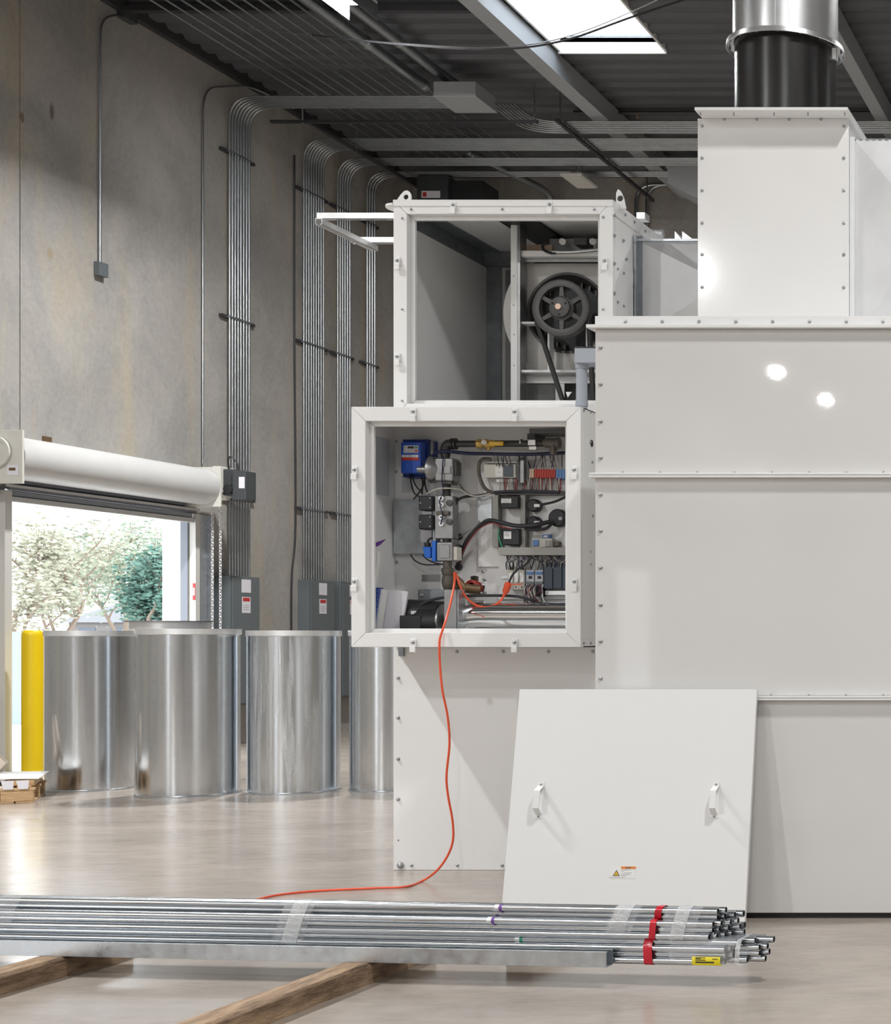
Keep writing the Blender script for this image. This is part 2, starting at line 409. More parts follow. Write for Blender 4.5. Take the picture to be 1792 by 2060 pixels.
for (a, b_, c, d) in ((WX-TH, SX0-0.03, -45.3, BY+0.3), (SX1+0.03, 14.3, -45.3, BY+0.3), (SX0-0.03, SX1+0.03, -45.3, SY0-0.03), (SX0-0.03, SX1+0.03, SY1+0.19, BY+0.3)): m.box(a, b_, c, d, CZ+0.06, CZ+0.12)
struct(m.build('roof_slab', 'deck'))
# skylight shaft, curb and pane
sk = struct(thing('skylight', 'bright rectangular skylight with a white curb in the dark roof deck', 'skylight', (SX0, SY1, CZ)))
ww = 0.03
MB().box(SX0-ww, SX0, SY0, SY1, CZ-0.02, CZ+0.5).build('shaft_side', 'white_side', sk)
MB().box(SX1, SX1+ww, SY0, SY1, CZ-0.02, CZ+0.5).build('shaft_side', 'white_side', sk)
MB().box(SX0-ww, SX1+ww, SY1, SY1+ww, CZ-0.05, CZ+0.16).build('curb', 'white_side', sk)
MB().box(SX0-ww, SX1+ww, SY1+0.16, SY1+0.19, CZ+0.1, CZ+0.5).build('curb', 'white_side', sk)
MB().box(SX0-ww, SX1+ww, SY1, SY1+0.19, CZ+0.10, CZ+0.16).build('curb_ledge', 'steel', sk)
MB().box(SX0-ww, SX1+ww, SY0-ww, SY0, CZ-0.02, CZ+0.5).build('shaft_end', 'white_side', sk)
MB().box(SX0-0.1, SX1+0.1, SY0-0.1, SY1+0.3, CZ+0.5, CZ+0.512).build('pane', 'acrylic', sk)
MB().box(SX0+0.1, SX1-0.1, SY1+0.05, SY1+0.07, CZ+0.19, CZ+0.21).build('latch_bar', 'galv_dark', sk)
# roof beams
struct(MB().box(WX+0.002, WX+0.09, -10, BY, CZ-0.10, CZ+0.058).build('trim_4', 'dark_strut'))
struct(MB().box(-8.39, -8.22, -10, BY, 9.0, CZ).build('trim_1', 'beam_paint', bevel=0.01))
MB().box(-8.42, -8.19, -10, BY, 8.985, 9.0).build('beam_flange', 'beam_paint', bpy.data.objects['trim_1'])
struct(MB().box(-4.33, -4.14, -10, BY, 8.99, CZ).build('trim_2', 'beam_paint', bevel=0.01))
struct(MB().box(WX, -8.3, 19.62, 19.72, 9.22, CZ).build('trim_3', 'dark_strut'))
# ------------------------------------------------------------------ roll-up door in the left wall
dr = struct(thing('door_1', 'roll-up door', None, (WX, D0, 0)))
m = MB()
for k in range(8):
    z = 3.06+0.075*k; m.prism([(WX-0.03, z), (WX-0.005, z+0.012), (WX-0.005, z+0.06), (WX-0.03, z+0.074)], 'y', D0-0.02, D1+0.02) if False else \
        m.add([(WX+0.02+q[0], yy, z+q[1]) for yy in (D0, D1) for q in ((0, 0), (0.03, 0.012), (0.03, 0.06), (0, 0.074))], [(0, 1, 5, 4), (1, 2, 6, 5), (2, 3, 7, 6)])
m.build('curtain', 'curtain', dr)
MB().box(WX+0.0, WX+0.08, D0, D1, 3.00, 3.06).build('bottom_bar', 'hood', dr, bevel=0.008)
MB().box(WX+0.08, WX+0.09, D0-0.1, D1+0.1, 3.16, 3.19).build('header_angle', 'hood', dr)
HZ, HX, HR = 3.46, WX+0.27, 0.235
m = MB(); n = 26
arc = [(HX+HR*math.cos(a), HZ+HR*math.sin(a)) for a in [math.radians(-112+i*(236/ n)) for i in range(n+1)]]
arc += [(WX+0.005, HZ+HR*0.99), (WX+0.005, HZ+HR*0.95)]+[(HX+(HR-0.012)*math.cos(a), HZ+(HR-0.012)*math.sin(a)) for a in [math.radians(-112+i*(200/n)) for i in range(n, -1, -1)]]
m.prism(arc, 'y', 17.32, 20.86)
m.build('hood', 'hood', dr)
pl = MB().box(WX+0.002, WX+0.50, 17.28, 17.31, 3.16, 3.74).build('end_plate', 'hood_plate', dr, bevel=0.004)
m = MB(); m.lathe((WX+0.22, 17.28, 3.50), (0, -1, 0), [(0.17, 0), (0.17, 0.05), (0.14, 0.05), (0.14, 0.02), (0.05, 0.02), (0.05, 0.06), (0, 0.06)], 28); m.build('chain_wheel', 'hood_plate', pl)
MB().box(WX+0.34, WX+0.46, 17.272, 17.28, 3.25, 3.36).build('sticker', 'paper', pl)
MB().box(WX+0.36, WX+0.43, 17.268, 17.272, 3.30, 3.33).build('sticker_mark', 'bronze', pl)
pr = MB().box(WX+0.002, WX+0.50, 20.87, 20.90, 3.20, 3.72).build('end_plate', 'hood_plate', dr, bevel=0.004)
# jamb seal, guides
MB().box(WX-0.10, WX-0.005, D1-0.012, D1-0.002, 0, DH).build('jamb_seal', 'seal_grey', dr)
MB().box(WX-TH+0.002, WX-0.10, D1-0.01, D1-0.002, 0, DH).build('jamb_lining', 'white_side', dr)
MB().box(WX-TH, WX, D0, D1, DH-0.008, DH-0.001).build('head_lining', 'white_side', dr)
gd = MB().box(WX+0.003, WX+0.09, D1+0.01, D1+0.10, 0, 3.12).build('guide_rail', 'door_frame', dr, bevel=0.004)
MB().box(WX+0.003, WX+0.05, D1+0.13, D1+0.33, 0, 3.12).build('guide_angle', 'galv', dr, bevel=0.004)
MB().box(WX+0.003, WX+0.12, D1+0.33, D1+0.36, 0, 3.12).build('guide_angle', 'galv', dr, bevel=0.004)
MB().box(WX+0.003, WX+0.09, D0-0.12, D0-0.01, 0, 3.12).build('guide_rail', 'door_frame', dr, bevel=0.004)
MB().box(WX+0.055, WX+0.088, D1+0.002, D1+0.009, 1.98, 2.20).build('warning_sticker', 'red_label', dr)
MB().box(WX+0.062, WX+0.082, D1-0.001, D1+0.002, 2.04, 2.14).build('sticker_text', 'paper', dr)
# door operator
op = thing('door_operator', 'dark grey electric door operator at the right end of the white door hood', 'motor', (WX+0.5, 21.0, 3.28))
MB().box(WX+0.36, WX+0.46, 20.92, 21.25, 3.36, 3.74).build('mounting_plate', 'hood_plate', op, bevel=0.01)
MB().box(WX+0.43, WX+0.62, 21.00, 21.30, 3.36, 3.71).build('gearbox', 'motor_dark', op, bevel=0.02)
MB().cyl((WX+0.55, 20.94, 3.44), (WX+0.55, 21.0, 3.44), 0.06).build('motor_cap', 'black', op)
MB().box(WX+0.60, WX+0.78, 20.96, 21.2, 3.30, 3.68).build('control_box', 'motor_dark', op, bevel=0.01)
MB().box(WX+0.69, WX+0.765, 20.956, 20.96, 3.45, 3.60).build('rating_label', 'paper', op)
MB().tube(smooth([(WX+0.48, 21.1, 3.68), (WX+0.48, 21.08, 3.84), (WX+0.52, 21.08, 3.88), (WX+0.58, 21.1, 3.80), (WX+0.6, 21.1, 3.68)]), 0.010, 6).build('power_lead', 'black', op)
MB().box(WX+0.31, WX+0.35, 20.93, 20.97, 3.22, 3.36).build('release_tag', 'orange_label', op)
MB().cyl((WX+0.18, 21.2, 3.36), (WX+0.40, 21.2, 3.36), 0.05, n=14).build('chain_pocket', 'hood_plate', op)
# hand chain: two strands of links
for k, (dx, lab) in enumerate(((0.194, 'nearer white strand of the hanging door chain beside the guide rail'), (0.30, 'strand of the hanging door chain in front of the grey panel'))):
    m = MB(); z = 3.30
    j = 0
    while z > 0.62:
        c = Vector((WX+dx, 21.2, z)); q = []
        for i in range(9):
            a = 2*PI*i/8; rx, rz = 0.013*math.cos(a), 0.024*math.sin(a)
            q.append(c+(Vector((rx, 0, rz)) if j % 2 else Vector((rx*0.5, rx*0.8, rz))))
        m.tube(q, 0.005, 4, False); z -= 0.038; j += 1
    m.build('door_chain', 'galv_bright', label=lab, cat='chain', group='hand chain of the roll-up door')
# ------------------------------------------------------------------ outside
struct(MB().box(-260, WX, -30, 260, -0.4, -0.02).build('yard_ground', 'yard'))
MB().box(-23.5, -19.6, 27.4, 27.7, -0.02, 1.58).build('yard_wall', 'yard_wall', label='low pale blue wall in the yard outside the door', cat='wall')
hs = thing('house', 'low house with a white hipped roof beyond the trees outside', 'house', P(195, 1262, 95)*1)
hx0, hx1, hy = PX(118, 95), PX(300, 95), 95
hz = PZ(1252, 95)
MB().box(hx0+0.4, hx1-0.2, hy+0.3, hy+6, -0.02, hz).build('wall', 'house_wall', hs)
m = MB(); rz = PZ(1203, 97)
m.add([(hx0-0.1, hy, hz), (hx1+0.6, hy, hz), (hx1+0.6, hy+6.4, hz), (hx0-0.1, hy+6.4, hz), (hx0+2.4, hy+3.2, rz), (hx1-0.5, hy+3.2, rz)],
      [(0, 1, 5, 4), (1, 2, 5), (2, 3, 4, 5), (3, 0, 4), (3, 2, 1, 0)])
m.build('roof', 'house_roof', hs, smooth=False)
for k in range(2): MB().box(hx0+1.0+1.9*k, hx0+2.0+1.9*k, hy+0.27, hy+0.31, 0.9, 2.0).build('window', 'smoke', hs)
m = MB(); m.lathe(P(35, 1300, 60)+Vector((0, 0, -2.2)), (0, 0, 1), [(0.9, 0), (0.95, 1.2), (0.85, 2.0), (0.55, 2.55), (0, 2.75)], 20)
m.build('storage_tank', 'house_roof', label='white rounded tank outside behind the yellow bollard', cat='tank')
def tree(name, label, u, Y, h, spread, leafmat, nleaf, seed, low=0.25, lsz=0.085):
    rnd = random.Random(seed); base = Vector((PX(u, Y), Y, -0.02)); t_ = thing(name, label, 'tree', base, 'trees outside the open door')
    m = MB(); tips = []
    def grow(p, d, L, r, lev):
        q = [p]; r_ = [r]
        for i in range(4):
            d = (d+Vector((rnd.uniform(-.25, .25), rnd.uniform(-.25, .25), rnd.uniform(-.05, .2)))).normalized(); p = p+d*(L/4); q.append(p); r_.append(r*(1-0.13*(i+1)))
            if lev >= 1: tips.append((p.copy(), 0.5 if lev == 1 else 1))
        m.tube(q, r_, 5)
        if lev < 3:
            for i in range(4 if lev else 5):
                nd_ = Vector((rnd.uniform(-1, 1)*spread, rnd.uniform(-1, 1)*spread, rnd.uniform(0.15, 1))).normalized()
                grow(q[rnd.choice((2, 3, 4))], (d*0.45+nd_).normalized(), L*rnd.uniform(.55, .75), r*0.5, lev+1)
    grow(base, Vector((rnd.uniform(-.1, .1), 0, 1)), h*0.42, 0.022*h, 0)
    m.build('trunk', 'bark', t_)
    lf = MB(); 
    for k in range(nleaf):
        p, _ = rnd.choice(tips); s = lsz*rnd.uniform(.6, 1.4)
        c = p+Vector((rnd.gauss(0, .30), rnd.gauss(0, .30), rnd.gauss(0, .26)))*(h/7)
        if c.z < h*low*0.6: continue
        a = Vector((rnd.uniform(-1, 1), rnd.uniform(-1, 1), rnd.uniform(-1, 1))).normalized(); x, y = lf.frame(a)
        n = len(lf.v); lf.v += [tuple(c-x*s), tuple(c+y*s*0.5), tuple(c+x*s), tuple(c-y*s*0.5)]; lf.f.append((n, n+1, n+2, n+3))
    me = bpy.data.meshes.new('foliage'); me.from_pydata([tuple(Vector(v)-base) for v in lf.v], [], lf.f); me.materials.append(MATS[leafmat])
    o = bpy.data.objects.new('foliage', me); C.objects.link(o); o.parent = t_; W[o] = base; o['kind'] = 'stuff'
tree('yard_tree', 'bare-branched pale tree at the left edge of the open doorway', 40, 46, 5.6, 1.1, 'leaf_pale', 2600, 3)
tree('yard_tree', 'pale yellowish tree left of the white house roof', 95, 52, 5.9, 1.1, 'leaf_pale', 2800, 5)
tree('yard_tree', 'light green tree standing behind the white house roof', 165, 110, 11.2, 1.1, 'leaf_mid', 3000, 8, lsz=0.16)
tree('yard_tree', 'tall light green tree with forked trunk in the middle of the doorway', 235, 56, 6.6, 1.0, 'leaf_mid', 3000, 11)
tree('yard_tree', 'bushy dark green evergreen at the right of the doorway view', 305, 50, 5.0, 1.1, 'leaf_green', 5200, 14, low=0.0)
tree('yard_tree', 'pale tree rising behind the dark evergreen outside', 330, 70, 7.8, 1.0, 'leaf_mid', 2600, 17)

# ------------------------------------------------------------------ high-bay lamps hung in rows under the roof
def highbay(x, y, lab, lit=True, power=1.0):
    t_ = thing('highbay_lamp', lab, 'lamp', (x, y, 8.70), 'high-bay lamps under the roof')
    zl = 8.86 if lit else 8.72
    MB().box(x-0.17, x+0.17, y-0.36, y+0.36, zl+0.01, zl+0.05).build('housing', 'white_side', t_, bevel=0.01)
    MB().box(x-0.08, x+0.08, y-0.16, y+0.16, zl+0.05, zl+0.13).build('driver', 'white_side', t_, bevel=0.01)
    MB().box(x-0.155, x+0.155, y-0.345, y+0.345, zl, zl+0.01).build('lens', 'led' if lit else 'led_off', t_)
    for q in (-1, 1): MB().cyl((x, y+0.12*q, zl+0.13), (x, y+0.12*q, CZ), 0.006, n=6).build('hanger', 'steel', t_)
    if lit:
        for q in (-1, 1): MB().box(x+q*0.162, x+q*0.170, y-0.36, y+0.36, 8.69, zl+0.01).build('side_skirt', 'galv_dark', t_)  # skirts added to cut the lamp light off sideways
        ld = bpy.data.lights.new('lamp_light', 'AREA'); ld.shape = 'RECTANGLE'; ld.size = 0.31; ld.size_y = 0.69; ld.energy = LAMP*power; ld.color = (1.0, 0.995, 0.985)
        lo = bpy.data.objects.new('lamp_light', ld); C.objects.link(lo); lo.parent = t_; lo.location = (0, 0, zl-0.004-8.70)
highbay(-9.45, 25.3, 'unlit pale lamp hanging far back above the fan cabinet', False)
highbay(-9.45, 18.2, 'glaring lit lamp at the top edge left of the skylight')
for x, y, pw in [(-9.45, 7.8, 1), (-9.45, -2.6, 1), (-9.7, -14.0, 1), (-11.0, -27.4, 1), (-10.8, -32.7, 1)]+[(0.6, y, 0.5) for y in (15.4, 5.1, -5.2, -15.5, -25.8, -36.1)]+[(10.65, y, 0.5) for y in (18.2, 7.8, -2.6, -13.0, -23.4, -33.8)]:
    highbay(x, y, 'lit white lamp of the rows that hang in the hall around the viewpoint', True, pw)

# ================================================================== conduit banks on the left wall, turning over under the roof
def bank(label, ys, ztop, zbot, xend, r=0.0135, jog=None):
    t_ = thing('conduit_bank', label, 'conduit', (WX+0.06, ys[0], zbot), 'conduit banks climbing the left wall')
    for k, y in enumerate(ys):
        x = WX+0.07
        pts = [(x, y, zbot), (x, y, ztop), (xend, y, ztop)]
        MB().tube(bend(pts, 0.34, 7), r, 8).build('conduit', 'conduit', t_)
    for z in (8.15, 5.88, 3.40):
        if z < zbot: continue
        MB().box(WX+0.003, WX+0.05, ys[0]-0.14, ys[-1]+0.18, z-0.02, z+0.02).build('strut', 'dark_strut', t_)
        m = MB()
        for y in ys: m.box(WX+0.05, WX+0.092, y-0.022, y+0.022, z-0.012, z+0.012)
        o = m.build('clamp_row', 'galv_dark', t_); o['kind'] = 'stuff'
    return t_
b1 = [21.80+0.066*k for k in range(8)]
b2 = [23.66+0.068*k for k in range(9)]
b3 = [24.62+0.072*k for k in range(6)]
b4 = [25.52+0.08*k for k in range(4)]
bank('bank of eight grey conduits rising from the first grey panel by the door', b1, 8.90, 2.33, -9.9)
bank('wide bank of conduits rising from the second grey panel', b2, 8.90, 2.35, -3.0)
bank('bank of conduits rising from the third grey panel', b3, 8.90, 2.35, -3.0)
bank('short bank of conduits farthest back on the left wall beside the cabinet', b4, 8.95, 1.0, -3.0)
# after the pull box the first bank jogs back and runs on to the right
t_ = thing('conduit_run', 'shiny conduits leaving the overhead pull box and running right under the roof', 'conduit', (-9.4, 22.2, 8.85))
for k in range(7):
    y1 = 22.88+0.082*k
    MB().tube(bend([(-9.46-0.055*k+0.30, 22.1, 8.9), (-9.46-0.055*k+0.30, y1, 8.9), (-3.0, y1, 8.9)], 0.5, 7), 0.0145, 8).build('conduit', 'conduit', t_)
pb = thing('pull_box', 'large pale grey pull box hung under the roof right of the lit lamp', 'box', (-9.7, 21.8, 8.80))
MB().box(-10.0, -9.43, 21.5, 22.17, 8.81, 9.0).build('body', 'beam_paint', pb, bevel=0.006)
MB().box(-10.01, -9.42, 21.49, 22.18, 8.795, 8.81).build('cover', 'beam_paint', pb, bevel=0.004)
gb = thing('overhead_box', 'grey sheet metal box at the roof left of the white flue box', 'box', (-7.5, 25.3, 8.3))
MB().prism([(-7.95, 8.86), (-7.95, 8.62), (-7.52, 8.40), (-6.9, 8.40), (-6.9, 8.86)], 'y', 25.0, 25.8).build('body', 'beam_paint', gb, bevel=0.005)
MB().box(-7.97, -6.88, 24.98, 25.82, 8.86, 8.89).build('lid', 'beam_paint', gb)
# hung ducts along the hall
for (xx, r, lab, y0, y1) in ((-9.93, 0.07, 'round grey duct ending above the pull box', 12, 21.95), (-10.36, 0.075, 'round grey duct left of the pull box running under the roof', 12, 22.0)):
    t_ = thing('round_duct', lab, 'duct', (xx, y0, 9.1), 'round ducts under the roof')
    MB().cyl((xx, y0, 9.12), (xx, y1, 9.12), r, n=18).build('duct_tube', 'conduit', t_)
    for y in (y1-0.03, y1-1.6): MB().cyl((xx, y-0.04, 9.12), (xx, y+0.04, 9.12), r+0.012, n=18).build('collar', 'steel', t_)
t_ = thing('ceiling_rods', 'row of thin parallel rods tracing the deck ribs beside the left wall', 'pipe', (-12.3, 17, 9.1))  # rods made up to stand for the ribs at the deck's edge
for k in range(11): MB().tube([(-12.28+0.187*k, 17, 9.14), (-12.28+0.187*k, 25.6, 9.14)], 0.013, 6).build('pipe', 'conduit', t_)
# trapeze hangers
t_ = thing('trapeze_hanger', 'long diagonal strut hanger under the conduits above the fan cabinet', 'hanger', (-8.75, 22.6, 8.8))
MB().box(-8.79, -8.74, 22.6, 26.8, 8.815, 8.86).build('strut', 'dark_strut', t_)
MB().cyl((-8.765, 22.75, 8.8), (-8.765, 22.75, CZ), 0.012, n=6).build('rod', 'steel', t_)
MB().cyl((-8.765, 26.5, 8.8), (-8.765, 26.5, CZ), 0.012, n=6).build('rod', 'steel', t_)
t_ = thing('trapeze_hanger', 'level strut hanger crossing below the pull box', 'hanger', (-10.5, 22.5, 8.75))
MB().box(-12.75, -8.98, 22.45, 22.50, 8.75, 8.79).build('strut', 'dark_strut', t_)
MB().cyl((-9.02, 22.47, 8.74), (-9.02, 22.47, CZ), 0.012, n=6).build('rod', 'steel', t_)
MB().cyl((-12.3, 22.47, 8.74), (-12.3, 22.47, CZ), 0.012, n=6).build('rod', 'steel', t_)
t_ = thing('trapeze_hanger', 'dark diagonal strut under the conduits near the left wall', 'hanger', (-12.3, 22.3, 8.7))
MB().box(-12.35, -12.30, 22.3, 26.6, 8.81, 8.86).build('strut', 'dark_strut', t_)
MB().cyl((-12.325, 24, 8.8), (-12.325, 24, CZ), 0.012, n=6).build('rod', 'steel', t_)
t_ = thing('sprinkler_pipe', 'dark sprinkler pipe crossing under the roof left of the black stack', 'pipe', (-6, 23.6, 9.0))
MB().cyl((-8.9, 23.6, 9.35-0.08), (3, 23.6, 9.35-0.08), 0.028, n=10).build('pipe', 'dark_iron', t_)
for x in (-7.95, -4.4): MB().cyl((x, 23.6, 9.19), (x, 23.6, 9.27), 0.02, n=8).build('sprinkler_head', 'copper', t_)
MB().tube(smooth([(-10.5, 19.4, 8.83), (-9.4, 19.35, 8.70), (-8.3, 19.3, 8.62), (-7.4, 19.2, 8.68), (-6.4, 19.0, 8.92), (-5.0, 18.8, 9.28)], 8), 0.012, 6).build('loose_cable', 'black', label='black cable drooping across below the skylight', cat='cable')
MB().tube(smooth([(-11.6, 19.9, 9.12), (-10.5, 19.5, 8.86), (-9.4, 19.4, 8.73), (-8.3, 19.35, 8.66), (-7.4, 19.25, 8.74), (-6.4, 19.05, 9.02), (-5.6, 18.8, 9.28)], 8), 0.007, 6).build('loose_cable', 'steel', label='thin pale cable drooping alongside the black one below the skylight', cat='cable')
MB().box(-4.24, -4.10, 23.5, 23.56, 9.16, 9.29).build('alarm_switch', 'red_label', bpy.data.objects['sprinkler_pipe'])
# back wall
uh = thing('unit_heater', 'dark unit heater hanging at the back above the fan cabinet', 'heater', (-11.7, 25.6, 8.0))
hx = PX(838, 25.6)
MB().box(hx, hx+0.5, 25.6, 26.3, 7.9, PZ(352, 25.6)).build('casing', 'motor_dark', uh, bevel=0.01)
m = MB().box(hx+0.5, hx+1.02, 25.7, 26.3, 7.9, PZ(360, 25.6)).build('louvre_housing', 'black', uh)
for k in range(5): MB().add([(hx+0.5, 25.69, 8.55-0.11*k), (hx+0.95, 25.69, 8.50-0.11*k), (hx+0.95, 25.62, 8.47-0.11*k), (hx+0.5, 25.62, 8.52-0.11*k)], [(0, 1, 2, 3)]).build('louvre', 'galv_dark', uh)
MB().box(hx+0.08, hx+0.38, 25.595, 25.60, PZ(398, 25.6), PZ(384, 25.6)).build('maker_label', 'paper', uh)
MB().box(hx+0.10, hx+0.16, 25.592, 25.595, PZ(396, 25.6), PZ(387, 25.6)).build('label_mark', 'red_label', uh)
for u, lab in ((1278, 'left one of two curved conduits on the back wall beside the flue box'), (1300, 'right one of two curved conduits on the back wall beside the flue box')):
    x = PX(u, 27.1); MB().tube(bend([(x, 27.13, 3), (x, 27.13, PZ(372, 27.1)), (x+3.5, 27.13, PZ(362, 27.1))], 0.3), 0.03, 8).build('wall_conduit', 'conduit', label=lab, cat='conduit', group='conduits on the back wall')
x = PX(1112, 26.9); MB().tube(bend([(x-0.4, 24.5, 8.98), (x, 26.95, 8.98), (x+0.03, 26.95, 7.2)], 0.4), 0.06, 10).build('vent_pipe', 'conduit', label='grey vent pipe bending down at the back wall', cat='pipe')
# ------------------------------------------------------------------ single conduits and boxes on the left wall
def ly(u): return -WX*F/(CX-u)          # depth at which the left wall shows at that column
t_ = thing('wall_switch', 'small grey box on the end of a single conduit high on the left wall', 'conduit', (WX+0.03, ly(196), 5.85))
y = ly(196)
MB().tube(bend([(WX+0.035, y, PZ(530, y)), (WX+0.035, y, PZ(34, y)), (WX+0.035, ly(243), PZ(30, ly(243)))], 0.22), 0.013, 8).build('conduit', 'conduit', t_)
MB().box(WX+0.002, WX+0.075, y-0.07, y+0.09, PZ(556, y), PZ(528, y)).build('box', 'panel_grey', t_, bevel=0.006)
MB().box(WX+0.002, WX+0.10, ly(240)-0.05, ly(240)+0.2, PZ(38, ly(240)), PZ(14, ly(240))).build('junction_box', 'motor_dark', t_, bevel=0.01)
y = ly(403)
MB().tube(bend([(WX+0.035, y, 3.80), (WX+0.035, y, PZ(176, y)), (WX+0.035, ly(500), PZ(172, ly(500))), (WX+0.5, ly(520), 9.0)], 0.3), 0.012, 8).build('wall_conduit', 'conduit', label='thin single conduit on the left wall just before the first conduit bank', cat='conduit')
y = ly(592)-0.05
MB().tube(smooth([(WX+0.03, y, 8.6), (WX+0.03, y, 6), (WX+0.03, y+0.03, 3.2), (WX+0.03, y-0.08, 2.2), (WX+0.03, y-0.06, 0.05)]), 0.013, 6).build('wall_shadow_line', 'black', label='dark shadow line running down the wall beside the second grey panel', cat='cable')  # black tube modelled for the dark shadow line on the wall
# grey electrical panels under the banks
def epanel(y0, y1, dep, ztop, lab):
    t_ = thing('electrical_panel', lab, 'panel', (WX+dep/2, y0, 0.5), 'grey electrical panels on the left wall')
    MB().box(WX+0.002, WX+dep, y0, y1, 0.55, ztop).build('enclosure', 'panel_grey', t_, bevel=0.006)
    MB().box(WX+dep, WX+dep+0.015, y0+0.03, y1-0.03, 0.58, ztop-0.02).build('door', 'panel_grey', t_, bevel=0.005)
    yc = (y0+y1)/2; x = WX+dep+0.0155
    MB().box(x, x+0.002, yc-0.11, yc+0.11, ztop-0.22, ztop-0.04).build('label_plate', 'paper', t_)
    MB().box(x, x+0.002, yc-0.10, yc+0.10, ztop-0.50, ztop-0.28).build('warning_label', 'paper', t_)
    MB().box(x+0.002, x+0.004, yc-0.08, yc+0.08, ztop-0.34, ztop-0.29).build('warning_stripe', 'red_label', t_)
    m = MB()
    for k in range(3): m.box(x+0.002, x+0.003, yc-0.07, yc+0.06, ztop-0.40-0.03*k, ztop-0.39-0.03*k)
    o = m.build('warning_text', 'ink_soft', t_); o['kind'] = 'stuff'
epanel(21.52, 22.22, 0.24, 2.32, 'grey electrical panel with red warning label nearest the door')
epanel(23.62, 24.33, 0.17, 2.34, 'second grey electrical panel from the door')
epanel(24.52, 25.2, 0.17, 2.34, 'third grey electrical panel half hidden by the white control cabinet')
MB().box(WX, WX+0.03, 18.28, 18.40, 3.72, 3.80).build('wall_bracket', 'bronze', label='small rusty bracket on the wall above the white door hood', cat='bracket')

# ================================================================== galvanised drums on the floor
def drum(x, y, r, h, name, lab, sheet='drum_metal'):
    t_ = thing(name, lab, 'duct section', (x, y, 0), 'galvanised duct drums in front of the door')
    m = MB(); m.lathe((x, y, 0), (0, 0, 1), [(r, 0.0), (r, h-0.01), (r-0.004, h-0.01), (r-0.004, 0.0)], 64, closed=True); m.build('shell', sheet, t_)
    m = MB(); m.lathe((x, y, 0), (0, 0, 1), [(r+0.001, h-0.055), (r+0.010, h-0.05), (r+0.010, h), (r-0.006, h), (r-0.006, h-0.055)], 64, closed=True); m.build('rim', 'galv_bright', t_)
    m = MB(); m.lathe((x, y, 0), (0, 0, 1), [(r+0.001, 0.0), (r+0.012, 0.0), (r+0.012, 0.012), (r+0.001, 0.018)], 64, closed=True); m.build('base_ring', 'galv', t_)
    return t_
drum(-10.66, 15.66, 0.372, 1.555, 'duct_drum', 'leftmost galvanised drum, beside the yellow bollard')
d2 = drum(-9.37, 15.14, 0.428, 1.57, 'duct_drum', 'largest galvanised drum with a flanged collar lying on top')
MB().box(-9.37-0.418, -9.37-0.400, 15.14-0.15, 15.14-0.14, 0, 1.55).build('seam_strip', 'galv', d2)
d3 = drum(-8.52, 15.42, 0.40, 1.555, 'duct_drum', 'streaked galvanised drum third from the left, water stains down its side', 'drum_stained')
drum(-7.66, 15.62, 0.385, 1.555, 'duct_drum', 'rightmost galvanised drum half behind the white cabinet')
t_ = thing('flanged_collar', 'shallow flanged metal collar lying on top of the largest drum', 'collar', (-9.46, 15.1, 1.57))
m = MB(); m.lathe((-9.52, 15.1, 1.571), (0, 0, 1), [(0.335, 0), (0.335, 0.065), (0.33, 0.065), (0.33, 0)], 48, closed=True); m.build('collar_wall', 'galv_bright', t_)
m = MB(); m.lathe((-9.52, 15.1, 1.571), (0, 0, 1), [(0.33, 0.062), (0.385, 0.066), (0.385, 0.074), (0.33, 0.074)], 48, closed=True); m.build('flange', 'galv_dark', t_)
# ------------------------------------------------------------------ yellow bollard
t_ = thing('bollard', 'bright yellow bollard beside the leftmost drum at the door', 'bollard', (-12.62, 17.6, 0))
m = MB(); m.lathe((-12.62, 17.6, 0.01), (0, 0, 1), [(0.103, 0), (0.103, 1.50), (0.098, 1.535), (0.08, 1.555), (0, 1.565)], 32); m.build('sleeve', 'yellow', t_)
m = MB(); m.lathe((-12.62, 17.6, 0), (0, 0, 1), [(0.12, 0), (0.12, 0.012), (0, 0.012)], 32); m.build('base_plate', 'galv', t_)
# ------------------------------------------------------------------ pallet with scrap at the left edge
PM = Matrix.Translation(Vector((-10.27, 14.33, 0))) @ Matrix.Rotation(math.radians(30), 4, 'Z')
def pm():
    m = MB(); m.M = PM; return m
t_ = thing('pallet', 'wooden pallet cut off by the left edge', 'pallet', (-10.27, 14.33, 0))
yy = (0.0, 0.42, 0.85)
for y in yy: pm().box(-1.2, -0.14 if y == 0 else 0, y, y+0.12, 0, 0.018).build('bottom_board', 'wood', t_, bevel=0.002)
pm().box(-0.13, 0, 0, 0.97, 0, 0.016).build('bottom_board', 'wood', t_, bevel=0.002)
for x in (-1.2, -0.72, -0.24):
    for y in yy: pm().box(x, x+0.24, y+0.004, y+0.12, 0.018, 0.112).build('block', 'wood', t_, bevel=0.003)
for y in yy: pm().box(-1.2, 0.01, y, y+0.12, 0.112, 0.132).build('stringer_board', 'wood', t_, bevel=0.002)
for k in range(7): pm().box(-1.2+0.18*k, -1.2+0.18*k+0.1, 0, 0.97, 0.132, 0.150).build('deck_board', 'wood_pale' if k % 2 else 'wood', t_, bevel=0.002)
pm().box(-0.20, 0.0, 0.10, 0.55, 0.150, 0.20).build('broken_board', 'wood', t_, bevel=0.004)
pm().prism([(-1.1, 0.24), (0.03, 0.205), (0.03, 0.213), (-1.1, 0.248)], 'y', 0.10, 0.97).build('plastic_sheet', 'white_plastic', label='white sheet lying on the pallet below the bollard', cat='sheet')
